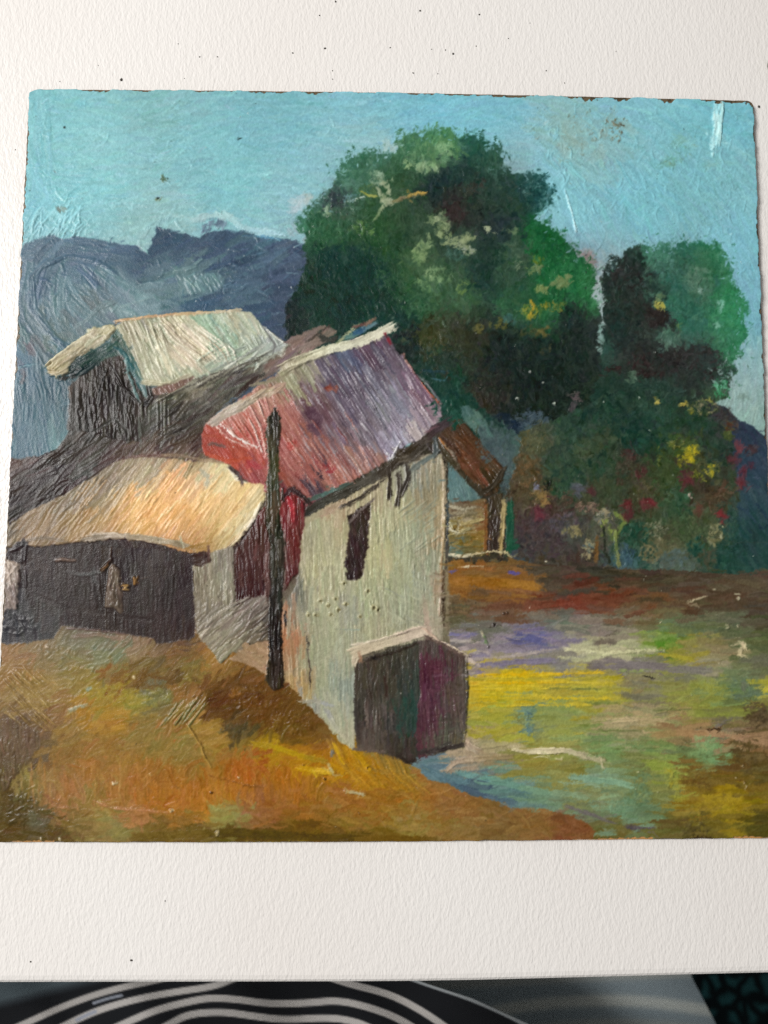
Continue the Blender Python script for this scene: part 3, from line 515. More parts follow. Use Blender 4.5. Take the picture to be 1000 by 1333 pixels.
# ---- long brown back roof and the upper house
region([(-30, 600), (12, 597), (50, 594), (75, 585), (92, 560), (100, 540), (190, 520), (250, 490), (300, 470), (355, 455), (385, 436), (420, 425), (440, 430), (400, 462), (350, 490), (300, 520), (275, 545), (268, 560), (268, 590), (300, 600), (300, 612), (180, 600), (150, 605),
        (60, 660), (0, 700), (-30, 700)], """20 605 #6a5348,20 640 #453a38,40 625 #3d3533,60 625 #403735,100 600 #47403b,120 580 #4f463f,80 650 #3d3533,115 600 #57544c,120 555 #54504a,110 615 #50524e,170 560 #45403a,200 535 #54524a,185 550 #575a52,230 550 #46433f,240 520 #56534a,280 505 #5a574d,
300 492 #5a5a54,320 500 #453b39,320 485 #6b675c,260 500 #8a8474,240 505 #8f8a78,250 560 #463d39,210 575 #4e433d,200 588 #63524a,180 592 #6e5a50,240 595 #6e5f50,290 603 #8a7558,30 670 #3c3432,5 690 #55504a,260 575 #503833,330 468 #87897a,350 470 #7d6a62,400 445 #8a6f66,420 435 #7d6a60,140 610 #58433f,95 640 #4a3d3a""",
       ang=-36, L=36, W=6, dens=4, h=.8, warp=2, angj=.18, curve=.25, var=.10, cj=.025, jit=5)
line([(95, 648), (135, 615), (158, 598)], 4, '#5f403c', a=.7); line([(15, 668), (35, 650), (50, 630)], 2, '#221c1c')
line([(170, 595), (230, 592), (300, 606)], 4, ['#6b5048', '#8a7560', '#9a8262'], a=.8)
region([(90, 505), (100, 495), (110, 485), (135, 463), (158, 462), (172, 480), (192, 512), (194, 528), (182, 575), (150, 572), (112, 562), (100, 560), (88, 560), (92, 530)], """92 530 #5f605e,95 510 #6a5a50,108 520 #3c3532,120 505 #46403b,130 490 #4d4640,143 490 #2f2b29,145 510 #352f2d,125 540 #403936,160 520 #3a3431,
165 540 #4c4640,180 540 #48433c,150 545 #514b45,118 558 #332d2c,170 565 #3f3a36,160 480 #4a423c""", ang=86, L=24, W=5, dens=4, h=1, warp=2, var=.10, angj=.1)
line([(138, 485), (132, 505), (128, 530)], 5, '#2c2725', h=1.2); line([(148, 480), (162, 505), (182, 522)], 5, '#332d2b', h=1.2)
line([(97, 500), (98, 530), (96, 560)], 6, '#5c5a57', a=.8)
line([(110, 570), (150, 545), (165, 560)], 5, '#4f4f4b', a=.6); line([(180, 545), (182, 562), (184, 580)], 4, '#6a7068', a=.8)
region([(60, 475), (78, 460), (105, 440), (115, 433), (113, 428), (132, 425), (150, 422), (152, 430), (132, 449), (100, 468), (90, 486), (80, 490), (66, 487)], """64 480 #c9bb92,80 480 #cbbf96,90 462 #a89c80,100 455 #c3b894,110 445 #b5aa8c,125 432 #b3ad86,140 428 #bcb48c,130 445 #c4bd9c""",
       ang=-36, L=22, W=4, dens=5, h=1.5, warp=1, var=.16, angj=.06)
line([(62, 474), (90, 452), (112, 436), (122, 440)], 3, '#d8cfac', h=1.6); line([(64, 484), (78, 488), (90, 480)], 7, ['#cbb98c', '#c9bd98'], h=1.7, var=.2)
region([(153, 428), (142, 446), (98, 468), (90, 480), (93, 494), (112, 487), (138, 466), (158, 462), (168, 478), (180, 505), (190, 518), (198, 512), (190, 492), (172, 462), (162, 436)], """105 475 #284446,100 485 #22383a,120 468 #34504e,140 455 #2f5252,150 440 #44655c,135 465 #4a6a62,160 455 #55685c,
168 480 #3a7078,175 500 #4a8488,185 505 #6f938c,188 490 #7a9080""", ang=lambda x, y: -33 if x < 152 else 62, L=24, W=4.5, dens=5, h=1.2, warp=1, var=.12, angj=.08)
line([(164, 465), (168, 490), (180, 518)], 3, '#7aa5a6', h=1.3); line([(150, 452), (165, 460), (172, 478)], 4, '#2c6268', h=1)
line([(193, 505), (196, 520), (186, 527)], 7, '#2b2623', h=1.2); line([(96, 490), (88, 492), (80, 494)], 4, '#3a3a38')
region([(150, 426), (165, 416), (200, 411), (240, 408), (290, 405), (326, 406), (333, 414), (345, 427), (368, 444), (376, 448), (366, 462), (352, 466), (345, 474), (310, 482), (262, 492), (228, 500), (196, 503), (188, 494), (175, 468), (162, 440)], """175 440 #a5a58b,170 425 #b0aa8c,185 470 #a9aa90,
200 430 #a0a289,205 455 #a6a88f,215 485 #b3b89e,200 493 #c4c4a8,235 430 #c6c0a6,250 440 #cfc4ac,265 455 #cbbda5,230 460 #cbbda6,240 475 #b9b79f,275 430 #8dab91,283 440 #93ae96,290 462 #9bb39a,300 425 #b5baa0,320 430 #babd9f,330 445 #aab49e,318 465 #a9b39c,345 445 #a5aba2,360 452 #8e908c,
300 478 #a5aa9b,285 478 #9fa598,250 488 #aab29c,330 412 #c2bd9c,310 410 #c0b896""", ang=lambda x, y: 62 if x < 225 else (44 if x < 270 else (55 if y < 455 else -25)), L=36, W=6, dens=4.5, h=1.4, warp=1, var=.15, angj=.08, curve=.1)
line([(152, 418), (200, 412), (250, 408), (312, 405)], 4, ['#c9a47a', '#bf9872', '#c0a47c', '#c6b490'], h=1.3)
for i in range(9): line([(205 + i * 7, 418 + i * 1), (232 + i * 9, 448 + i), (262 + i * 6, 468 + i)], 2, rng.choice(['#dcd2bd', '#e0d6c4', '#b5a58f']), a=.8, h=1.7)
for i in range(6): line([(166 + i * 8, 424), (176 + i * 8, 455), (188 + i * 8, 488)], 2, rng.choice(['#d9d6c0', '#8f8f78', '#cfcbb2']), a=.75, h=1.6)
for i in range(10): line([(300 + rng.uniform(-10, 40), 482 - rng.uniform(0, 14)), (350 + rng.uniform(-20, 10), 452 + rng.uniform(-6, 12))], 2.2, rng.choice(['#d0d2c4', '#8a8f86', '#bfc5b4']), a=.7, h=1.5)
line([(346, 428), (360, 440), (374, 449)], 2.4, '#d6d3c2', h=1.6); line([(350, 436), (358, 450), (356, 460)], 3, '#7c7a78', a=.8); line([(374, 450), (366, 462)], 3, '#d4cfbb', h=1.6)
line([(188, 498), (215, 502), (228, 498), (245, 490)], 7, ['#c8c4a6', '#cdc9aa', '#b5ad96'], h=1.5, var=.2)
region([(196, 506), (228, 500), (252, 490), (248, 500), (225, 512), (200, 515)], "210 508 #8f7068,240 498 #80645c", ang=60, L=10, W=4, h=1.1, under=True)
for i in range(12): line([(205 + i * 12, 520 - i * 4 + rng.normal(0, 4)), (245 + i * 12, 500 - i * 4 + rng.normal(0, 4))], 2.6, rng.choice(['#8f8d7c', '#a9a896', '#57534a', '#6b675a', '#3c3836']), a=.7, h=1.4)
for k in range(8): line([(x := rng.uniform(185, 225), 520 + rng.uniform(0, 10)), (x, 550 + rng.uniform(0, 12))], 2, rng.choice(['#6a6e60', '#4a4c44', '#7a7a6a']), a=.7, h=1.3)
for k in range(10): line([(x := rng.uniform(200, 300), y := rng.uniform(530, 575) - (x - 200) * .3), (x + 26, y - 18)], 3, rng.choice(['#38332f', '#4c4843', '#2e2a2a', '#55504a']), a=.7, h=1.2)
# ---- main roof
region([(262, 566), (268, 552), (300, 528), (330, 508), (352, 492), (378, 474), (400, 462), (440, 448), (500, 428), (508, 440), (514, 455), (530, 475), (543, 492), (556, 508), (574, 530), (576, 545), (560, 558), (548, 572), (530, 578), (512, 594), (495, 606), (460, 624), (425, 645), (405, 662), (370, 668), (345, 640),
        (312, 620), (300, 604), (265, 592)], """280 560 #b04f40,275 580 #aa4636,300 592 #b34b39,320 575 #b04a3a,330 560 #b96050,305 545 #bb7c6e,345 540 #b8766b,340 600 #a44e48,330 615 #9a4a4a,350 515 #b8826f,375 540 #b06a60,395 560 #a96158,380 585 #ab5f56,370 570 #a85a54,400 600 #a85c54,365 620 #a3554c,395 630 #9f544e,435 628 #b0665a,
465 600 #b2746a,450 620 #b06a5e,390 500 #a39e78,372 492 #9f9876,352 488 #8d7466,400 478 #a69e80,415 462 #8a7a7c,405 530 #6a4650,412 550 #714c56,425 565 #7a5560,405 505 #86696a,395 485 #8a7c6c,430 500 #655565,450 470 #565c74,428 475 #5f5364,440 485 #62596c,480 455 #64495a,470 480 #5b5062,492 465 #584c5c,510 480 #6c5c68,
470 520 #6c6072,460 500 #675668,495 505 #757080,520 530 #878290,500 530 #7f7c88,540 540 #92808c,560 540 #978088,540 500 #785e6e,555 520 #806470,510 560 #8b808c,520 580 #a09aac,495 575 #857888,480 560 #786672,450 555 #725c68,440 575 #7d5f66,455 595 #8a6266,490 600 #98685f,415 630 #57404c,
418 612 #54404a,408 640 #4f3c46,420 600 #9a4a4a,400 650 #8f4c48,545 570 #b3a39c,562 552 #a59096,505 450 #5c4a58,415 585 #9c6460,375 655 #6a3434,430 590 #a05f58""",
       ang=57, L=40, W=6, dens=5, h=1.15, warp=1.5, angj=.05, curve=.06, var=.14, cj=.02, jit=4, p=3)
for i in range(150):
    x = rng.uniform(380, 560); y = rng.uniform(450, 610)
    if y < 425 + (510 - x) * .33 + 20 or y > 640 - (x - 400) * .42 or x > 510 + (y - 430) * .6: continue
    line([(x, y), (x + 10, y + 15)], rng.uniform(1.2, 2), rng.choice(['#a99fa8', '#c9bfc4', '#8f8592', '#4f4452', '#b5a8ae']), a=.55, h=1.6)
for i in range(9): line([(283 + i * 9, 556 - i * 5), (300 + i * 8, 572 - i * 3), (322 + i * 5, 583 + i * 2)], 2.2, rng.choice(['#e3cfc4', '#dcb8aa', '#c88a7c', '#d8a89a']), a=.85, h=1.8)
line([(288, 552), (305, 568), (333, 582)], 2.6, '#eadfd6', h=2)
line([(274, 578), (290, 580)], 5, '#6a4c44', a=.8, dry=.3); line([(270, 592), (300, 600), (325, 596)], 6, '#b5482f', h=1)
line([(268, 566), (290, 570), (320, 590)], 4, '#a84430', h=1)
dabs("327 605 #b03a40 7,335 608 #a83a40 6,384 575 #b04038 6,380 580 #b8403a 5,425 603 #9a2f34 7,432 612 #a8303a 6,405 540 #5c3a4a 12,412 555 #5c3a4a 12,415 545 #63424f 10,425 503 #94402f 6,432 505 #8f4838 5", n=3, a=.75)
for i in range(20): line([(366 + rng.uniform(0, 60), 560 + rng.uniform(0, 60)), ] * 1 + [(0, 0)] if False else (lambda x, y: [(x, y), (x + 14, y + 20)])(rng.uniform(365, 460), rng.uniform(540, 615)), 1.8, rng.choice(['#c98a7c', '#b8685a', '#8f4844']), a=.7, h=1.5)
region([(268, 552), (298, 528), (340, 508), (372, 498), (368, 508), (340, 520), (305, 540), (280, 555)], "285 545 #b8a898,310 528 #bcb09c,345 512 #b8a084,365 502 #b5917c", ang=-33, L=20, W=4, h=1.6, dens=5, var=.15, warp=2)
line([(383, 477), (372, 490), (330, 502)], 5, '#8f8468', a=.7)
for k in range(9): line([(205 + k * 9, 522 - k * 3), (250 + k * 8, 500 - k * 3), (290 + k * 7, 487 - k * 3)], 2.6, rng.choice(['#a5a490', '#8f8c7a', '#b5b2a0', '#4a4640', '#78746a']), a=.6, h=1.3)
line([(372, 478), (400, 466), (430, 455), (460, 448), (482, 440), (505, 428)], 12.5, ['#b0a386', '#c4bc9a', '#cfc8a6', '#d3cdae', '#d2cbb0', '#d6cfb4'], h=2, var=.22)
line([(376, 478), (410, 466), (450, 452), (475, 446)], 4, ['#c6bc9c', '#d8d2b6'], h=2)
line([(400, 445), (420, 430), (432, 424)], 3, '#4c4038'); line([(388, 455), (410, 447), (425, 444)], 8, ['#8f7a70', '#8a7468'], a=.8, h=1.1)
line([(418, 438), (428, 444), (436, 440)], 7, '#3a3a34', h=1); line([(440, 446), (452, 436), (465, 424)], 4, '#9a9c74', a=.9)
line([(452, 440), (468, 432), (484, 422)], 8, ['#5a8078', '#2f5a7c', '#2c5070', '#5f8088'], h=1.3); line([(462, 426), (475, 421), (486, 416)], 5, ['#6a4a44', '#8a6a58'], a=.9, h=1.2)
line([(503, 436), (508, 446)], 4, '#8a2430'); line([(525, 465), (540, 488), (556, 508), (572, 526)], 2.6, ['#a06a60', '#7a5058', '#b0604a', '#b5563f'], h=1.4)
line([(548, 492), (560, 505), (574, 526)], 3, ['#8a8a8a', '#7f7f86'], a=.6, h=1.3)
line([(562, 492), (575, 496), (582, 492)], 3, '#3c6870', a=.8); line([(550, 482), (565, 484), (582, 484)], 3, '#24424a', a=.8)
# ---- small house at the back
region([(584, 600), (600, 610), (628, 645), (624, 655), (584, 658)], "590 625 #5f868c,600 640 #6a8f90,615 648 #54767a", ang=70, L=14, W=4, h=.8)
region([(574, 558), (590, 545), (603, 546), (612, 560), (630, 582), (650, 602), (656, 608), (655, 622), (648, 642), (632, 646), (606, 624), (588, 604), (572, 580)], """600 555 #4c3728,595 575 #5c3c28,612 580 #643f28,610 600 #6b4128,630 605 #62412a,645 612 #5c4230,620 622 #80452c,600 590 #7c452a,640 630 #463826,
585 570 #4f3a2c,650 620 #4a3a26""", ang=50, L=30, W=6, dens=5, h=1.2, warp=1.5, var=.1, angj=.08)
line([(570, 574), (580, 592), (600, 615), (625, 640)], 8, ['#473c2c', '#4d4430', '#463c2a', '#40382a'], h=1.4); line([(628, 642), (645, 630), (656, 612)], 7, '#41372a', h=1.2)
line([(573, 572), (580, 582), (590, 592), (597, 606)], 3, ['#c07838', '#a88a68', '#8a7a68', '#7a6a58'], h=1.5)
leaves(590, 545, 18, 12, ['#1f5040', '#1c4a3a'], 26); region([(597, 530), (610, 528), (622, 536), (634, 552), (642, 570), (636, 572), (622, 566), (606, 550)], '605 538 #3f665f,618 545 #527668,630 560 #547a76,612 555 #5a8078', ang=62, L=18, W=6, h=.6, warp=2, var=.08)
leaves(636, 575, 16, 26, ['#4d646a', '#52686c', '#445a60'], 70, a=.7)
leaves(575, 530, 20, 14, ['#1c4436', '#215040'], 30)
region([(584, 655), (632, 650), (640, 660), (638, 722), (584, 724)], "590 665 #8a7a60,605 655 #6a5038,600 672 #a89a78,612 670 #7a6a4c,600 680 #b5a880,605 690 #8f6f2c,615 700 #876426,595 705 #7a6c3c,590 720 #55706e,620 680 #a38d5c,625 700 #96742f,610 715 #6f6238,632 680 #8a4c24", ang=0, L=16, W=4.5, dens=5, h=1.2)
line([(586, 684), (590, 692), (600, 694), (610, 688)], 5, ['#ded4b8', '#d8cdb0', '#b0a070'], h=2); line([(588, 660), (605, 664), (618, 660)], 4, '#b5a88c', h=1.4); line([(600, 682), (620, 678), (632, 675)], 4, '#b39c64', h=1.3)
line([(632, 655), (633, 690), (633, 720)], 5, ['#8a5028', '#945a2c'], h=1.1)
region([(636, 648), (655, 640), (653, 690), (650, 720), (634, 720)], "644 670 #4a3a34,640 700 #43332f,648 650 #4c3c2c", ang=88, L=20, W=5, h=1, dens=4)
line([(656, 655), (654, 690), (651, 718)], 6, ['#bb9c64', '#c0a068', '#b5945c'], h=1); line([(663, 656), (664, 690), (662, 718)], 9, ['#1f5a42', '#1d5240', '#245a40'], h=.7); leaves(668, 708, 8, 10, ['#1f5440', '#245c46'], 20)
line([(584, 722), (600, 724), (612, 723)], 4, '#ddd0b4', h=1.8); line([(615, 722), (635, 718), (657, 719)], 3, '#c9b48c', h=1.6)
line([(655, 718), (665, 725), (672, 722)], 3, '#a89a70')
# ---- main wall
region([(393, 668), (430, 652), (470, 636), (510, 612), (560, 590), (574, 592), (579, 610), (582, 640), (580, 700), (578, 760), (577, 832), (550, 835), (520, 840), (463, 852), (462, 976), (445, 968), (428, 945), (405, 920), (390, 905), (378, 893), (368, 880), (366, 820), (368, 790), (388, 760), (391, 705)], """420 680 #b1aa84,405 690 #aba684,
410 720 #aea985,400 740 #b3ac88,410 760 #b0ad8b,430 740 #aca889,400 800 #a4a688,430 800 #a6a686,430 830 #a6aa8b,400 860 #a0a68b,420 900 #a5ac91,415 870 #a6ab90,440 940 #b2b79b,430 925 #b3b8a0,455 960 #b8b69c,500 680 #b0ac86,495 720 #b3af86,520 660 #b0a983,430 660 #b3997a,480 645 #b5a482,545 690 #a2a58a,520 700 #a5a989,
560 650 #9b8e6e,555 610 #a5987a,545 625 #8f9080,560 740 #9c9f88,520 760 #a3a786,480 780 #a7a987,530 790 #a0a58a,550 770 #9aa28e,572 700 #ab9574,574 660 #b8a078,565 800 #a49c8a,570 770 #a8937a,480 820 #a8a786,455 800 #9c9e8c,385 780 #76776c,380 760 #6d6c64,390 800 #a09c84,372 800 #b48264,374 840 #b57d5c,
370 860 #a88264,380 870 #b09c80,385 890 #b8966a,392 905 #b59a62,400 918 #9ca09c,412 915 #a8aaa4,445 890 #98a99f,440 860 #a9ad95,450 920 #a8b3a0""",
       ang=88, L=30, W=4.5, dens=5, h=.8, warp=1.2, fine=1, angj=.06, curve=.06, var=.13, cj=.015, jit=4)
for i in range(26): line([(x := rng.uniform(500, 560), y := rng.uniform(745, 815)), (x + 22, y + 12)], 2, rng.choice(['#a5aa90', '#94988a', '#b3b598']), a=.5, h=1.2)
for i in range(20): line([(x := rng.uniform(520, 562), y := rng.uniform(660, 720)), (x + 16, y - 12)], 2, rng.choice(['#9ca088', '#8f9480', '#b0b094']), a=.5, h=1.2)
for x, y in [(418, 783), (428, 789), (438, 780), (441, 795), (412, 801), (452, 787), (403, 801), (488, 791), (493, 794), (470, 803), (449, 760), (432, 800), (480, 770)]:
    spots([(x - 1, y - 1, 3.2)], '#b3ae88', h=.9); spots([(x, y, rng.uniform(1.4, 2.4))], '#7b7350', h=-1.6)
line([(435, 819), (465, 819)], 2, '#8a9a8c', a=.8)
line([(400, 826), (401, 850), (403, 870), (403, 893)], 2.6, ['#4c4640', '#6a6258', '#4a3a34', '#3c302c'], dry=.25, a=.9)
line([(374, 790), (371, 830), (373, 870)], 5, ['#b98664', '#b87a56', '#b08a6c'], a=.7)
line([(392, 915), (410, 912), (430, 918)], 5, ['#a8a69c', '#b0b0a8', '#a6adb4'], a=.8, h=1.2); line([(425, 925), (436, 945), (450, 962)], 6, ['#a9adae', '#b8bba8', '#c3c1a8'], a=.8, h=1.3)
line([(576, 600), (579, 640), (577, 700), (574, 760), (572, 800)], 3.4, ['#c0ab8c', '#c8b090', '#b89c74', '#a88a68', '#b09a88'], a=.85, h=1.5)
line([(582, 655), (582, 700), (581, 740)], 3, ['#4a5458', '#3c3f44', '#44403c'], a=.9); line([(578, 745), (577, 780), (577, 812)], 4, ['#5c4634', '#3c2e26', '#4a3c30'], dry=.35, a=.9)
line([(585, 760), (590, 800)], 2, '#6a5a3c', a=.4)
line([(450, 655), (420, 668), (398, 678)], 9, ['#b3957a', '#b09078', '#a89a78'], a=.6)
# eaves shadow board
line([(392, 672), (420, 655), (455, 640), (480, 625), (505, 612), (530, 590), (555, 572), (572, 560)], 11, ['#3f3b34', '#434038', '#47423a', '#4c453c', '#43392f', '#403628', '#463c34'], h=1.2, var=.16)
line([(400, 652), (430, 640), (455, 630)], 5, ['#4a5c54', '#53706a', '#4a5a52'], h=1); line([(378, 668), (395, 672), (400, 668)], 8, '#34322e')
line([(445, 660), (470, 648), (500, 625)], 5, '#463c34', dry=.35, a=.9, h=1.2)
line([(507, 612), (508, 630), (507, 648)], 7, '#40362e', h=1.3, var=.15); line([(519, 618), (520, 635), (517, 656)], 6, '#443a32', h=1.3, var=.15); line([(530, 608), (532, 622), (524, 640)], 7, '#443c36', h=1.3)
line([(520, 590), (535, 596), (548, 585)], 12, ['#463c30', '#5c5244', '#3f382f'], h=1.5, var=.25)
line([(566, 575), (568, 590), (552, 600), (535, 612)], 7, ['#4c5454', '#5f6a66', '#6a7068'], a=.85, h=1.1)
line([(560, 566), (572, 556), (582, 552)], 11, ['#3f3030', '#423438', '#3a3028'], h=1.2); line([(556, 562), (568, 556)], 5, '#6a4a50', a=.8)
line([(503, 590), (509, 598), (520, 576)], 2.6, '#dcd8d8', h=1.6, a=.8)
region([(453, 672), (462, 664), (482, 655), (479, 700), (473, 750), (458, 757), (452, 752), (449, 722), (455, 690)], "465 680 #3d302b,462 720 #36292a,470 740 #3a2c2c,460 750 #33282a", ang=84, L=16, W=5, dens=5, h=.9, warp=2.5, fine=2, var=.1)
line([(455, 680), (468, 666), (486, 650)], 3.5, '#6a5c58', a=.8)
# ---- red barn side, dark post
region([(304, 722), (320, 700), (332, 680), (345, 660), (372, 636), (398, 655), (396, 690), (392, 705), (388, 745), (366, 772), (348, 778), (330, 780), (308, 794)], """320 740 #50302e,310 770 #472b2c,335 700 #4f322c,340 720 #5e3a35,345 750 #55332f,382 690 #77302e,376 665 #8a2c2c,385 655 #8a2c2e,385 720 #6f3835,378 740 #653431,330 770 #4a2b2b,395 660 #3c2628,365 650 #7c3b3a""",
       ang=87, L=28, W=4.5, dens=5, h=1.15, warp=1.5, var=.1, angj=.06)
line([(377, 650), (381, 662), (382, 675)], 6, ['#b8303a', '#c4323a', '#a82c34'], h=1.3); line([(370, 648), (380, 636), (396, 648), (402, 655)], 6, ['#43282c', '#3c2628', '#362a28'], h=1.2)
for k in range(7): line([(x := rng.uniform(345, 356), 700 + rng.uniform(0, 20)), (x - 1, 760 + rng.uniform(0, 20))], 1.8, rng.choice(['#8a6a60', '#6a4a44']), a=.6, h=1.4)
# ---- thatched lean-to
region([(-30, 700), (5, 690), (40, 665), (90, 640), (150, 602), (175, 596), (205, 596), (262, 602), (295, 604), (304, 612), (310, 626), (343, 632), (346, 648), (340, 662), (326, 680), (318, 694), (304, 704), (292, 716), (275, 720), (245, 719), (215, 710), (180, 702), (130, 700), (90, 708), (50, 714), (20, 710), (-30, 712)], """5 700 #6f675c,20 695 #a08c6a,30 690 #ab9168,60 665 #a99470,
50 695 #b79a68,120 640 #a69880,150 615 #998a74,130 655 #b09c7a,200 605 #9a8e78,250 607 #9a8868,180 625 #a59a80,90 650 #a39478,120 675 #c9a368,100 690 #c3a068,180 650 #d6ad76,220 640 #daae78,200 670 #d5a86c,240 670 #d8a86b,160 690 #caa46c,280 650 #dcb57c,260 630 #dcb488,300 670 #d7b476,320 645 #d6b578,335 655 #d4c08c,
290 695 #cdb078,300 615 #d8ca98,285 620 #dcc690,270 622 #b8ae8c,310 690 #d8ca98,250 700 #c69a66,60 705 #9c8660,230 622 #d8ac7c,330 668 #d8cda8,20 706 #7a6c5c,285 712 #c9b070,225 700 #c9a070,270 712 #b08a50""",
       ang=-52, L=34, W=5, dens=6, h=.7, warp=1.5, fine=1, angj=.1, curve=.2, var=.13, cj=.02, jit=5)
for i in range(60): line([(x := rng.uniform(90, 300), y := rng.uniform(640, 705)), (x + 14, y - 19)], 1.8, rng.choice(['#e8c898', '#f0d8a8', '#c49a60', '#d4a870', '#e4bd86']), a=.6, h=1.2)
line([(340, 655), (328, 680), (312, 700), (300, 712)], 4, ['#e0d6b8', '#e8e0cc', '#ded0a8', '#e0cfa0'], h=2)
line([(300, 612), (308, 624), (318, 628)], 4, '#dcd4bc', h=1.8); line([(262, 612), (272, 622), (268, 632)], 5, '#a8a48c', a=.8); line([(302, 610), (312, 618), (315, 628)], 6, ['#4a3c38', '#5a4a48'], h=1)
line([(20, 710), (50, 700), (85, 704)], 5, '#8a7a60', dry=.3, a=.7)
line([(110, 703), (140, 697), (185, 700), (225, 706), (250, 713)], 8, ['#b5aa92', '#b8ac98', '#a89c84', '#a29880', '#a0947a'], h=1.5, var=.2)
line([(112, 697), (150, 694), (162, 700)], 2.6, '#ddd2bc', h=1.8); line([(236, 700), (238, 714)], 3, '#b5b89c', a=.8); line([(245, 714), (262, 710), (275, 708)], 6, ['#a88448', '#b08c50'], h=1)
# ---- dark opening of the lean-to
region([(16, 722), (24, 708), (50, 712), (95, 706), (115, 706), (145, 713), (200, 715), (246, 719), (250, 740), (253, 790), (254, 830), (235, 834), (205, 838), (200, 830), (150, 824), (112, 818), (80, 814), (68, 832), (10, 838), (-30, 830), (-30, 790), (18, 790)], """30 722 #33292b,50 730 #4a403c,90 715 #463c3a,60 720 #413735,
110 730 #453b39,140 720 #46392f,60 770 #403835,80 770 #3d3533,50 760 #37302f,100 765 #433b39,125 750 #55595a,118 770 #48423f,130 775 #3f3736,150 730 #33282c,180 725 #382f33,160 760 #3d353a,190 760 #4c4745,185 790 #4b4644,200 740 #504a47,215 770 #3c3433,240 760 #42383b,230 800 #45393c,175 800 #41393a,120 800 #48413e,105 810 #453c3c,60 795 #4c4d4a,
55 815 #4a4f50,30 800 #474b4c,10 815 #3c4048,20 830 #4c4c50,220 820 #4c4041,180 815 #463c3c,245 830 #50433f,140 812 #463d3a,90 755 #463f3d""", ang=88, L=26, W=8, dens=4.5, h=.25, warp=1.2, var=.04, angj=.07, cj=.012)
line([(50, 775), (90, 792), (140, 800), (200, 808)], 8, ['#423a38', '#4b4440', '#4a423e', '#463c3c'], a=.5, h=.2); line([(75, 729), (95, 729)], 3, '#8a7464', a=.9, dry=.3); line([(88, 745), (110, 748), (133, 745)], 4, ['#5a5c5c', '#5f6a6c', '#66706e'], a=.7, dry=.3, h=.3)
line([(90, 818), (120, 820), (160, 825)], 3, '#7a6460', a=.8); line([(100, 828), (125, 826), (160, 832)], 6, ['#8f7c6c', '#98826c', '#a0887a'], a=.6)
line([(32, 740), (34, 765)], 2.4, '#5f5c60'); line([(20, 712), (32, 706), (30, 728)], 7, '#2e2428')
line([(10, 730), (8, 760), (6, 790)], 6, ['#c4b8a4', '#a39a90', '#9a9084'], h=1.4); region([(3, 728), (26, 734), (24, 770), (22, 792), (4, 795)], "12 735 #c9bda8,20 745 #a89e90,14 770 #8f867c,8 760 #b8ac9c", ang=80, L=16, W=4, h=1.5, warp=1)
line([(8, 736), (14, 752)], 4, '#ddd2c0', h=1.8); line([(22, 738), (12, 750)], 3, '#cdc3b0', h=1.6)
leaves(28, 815, 22, 14, ['#3f4348', '#4a4c50', '#38393c'], 50, a=.5)
region([(142, 742), (148, 735), (155, 742), (158, 770), (160, 796), (155, 798), (150, 791), (137, 791), (139, 770)], "147 750 #8a7c6a,148 780 #8f8472,156 780 #706457,150 740 #9a8c78", ang=86, L=16, W=4, h=1.4, dens=6, warp=1)
line([(134, 742), (140, 736), (145, 730)], 4, ['#8a6438', '#a5763c', '#4a2f24'], h=1.2); line([(144, 713), (144, 728)], 3, '#5a4638'); line([(138, 795), (138, 815)], 2, '#5c544a', a=.7); line([(150, 795), (150, 812)], 2, '#2b2422', a=.7)
dabs("164 764 #dcac50 6,165 765 #e0b860 5,177 757 #c08c3c 5,180 754 #c89448 4", n=2, spread=1, h=1.6); line([(186, 753), (190, 752)], 2, '#8a7a68')
# ---- pale wall beside the opening
region([(252, 736), (262, 735), (272, 720), (303, 712), (305, 750), (307, 790), (325, 780), (345, 775), (352, 790), (350, 835), (318, 838), (300, 850), (288, 865), (278, 850), (260, 830), (253, 800)], """260 760 #a5a48a,280 740 #a3a188,285 770 #a9a88e,300 760 #9c9b84,270 800 #9c9a88,290 800 #a09c88,258 825 #b8b4a0,300 815 #948e80,
320 795 #8f877a,335 790 #8a8074,345 810 #4c443e,330 825 #7c7266,310 835 #8f8878,285 850 #9a9684,290 725 #8f8a78""", ang=lambda x, y: 86 if (x < 306 and y < 795) else -42, L=26, W=4.5, dens=6, h=1.3, warp=1.5, var=.15, angj=.1)
line([(258, 822), (275, 806), (300, 790), (322, 778)], 4, ['#b8b6a4', '#b0ad9a', '#a8a496'], a=.8, h=1.5); region([(250, 720), (272, 718), (276, 732), (262, 736), (252, 735)], "262 727 #4a3630", ang=0, L=10, W=5, h=1); line([(272, 712), (272, 730)], 4, '#6a4a42', a=.8)
region([(318, 838), (350, 835), (350, 880), (335, 870), (300, 858)], "335 855 #a8886e,320 848 #a08468,345 870 #b09078", ang=30, L=14, W=5, h=.7, warp=2)
region([(349, 540), (354, 538), (357, 530), (364, 537), (365, 560), (362, 600), (364, 640), (366, 680), (371, 705), (369, 760), (366, 800), (367, 850), (371, 893), (356, 900), (346, 885), (350, 850), (350, 820), (352, 770), (352, 700), (345, 680), (347, 640), (350, 600), (347, 560)], """357 545 #35312a,352 570 #3f3c2c,
360 570 #2f2e22,355 600 #4a452c,358 640 #3a3f2e,352 660 #5a4838,360 690 #33382a,358 730 #3f3a2e,362 760 #2e2c26,357 800 #332c28,358 830 #2b2624,358 870 #302a24,355 890 #3a3026""", ang=89, L=30, W=4.5, dens=7, h=1.7, warp=1, var=.14, angj=.05)
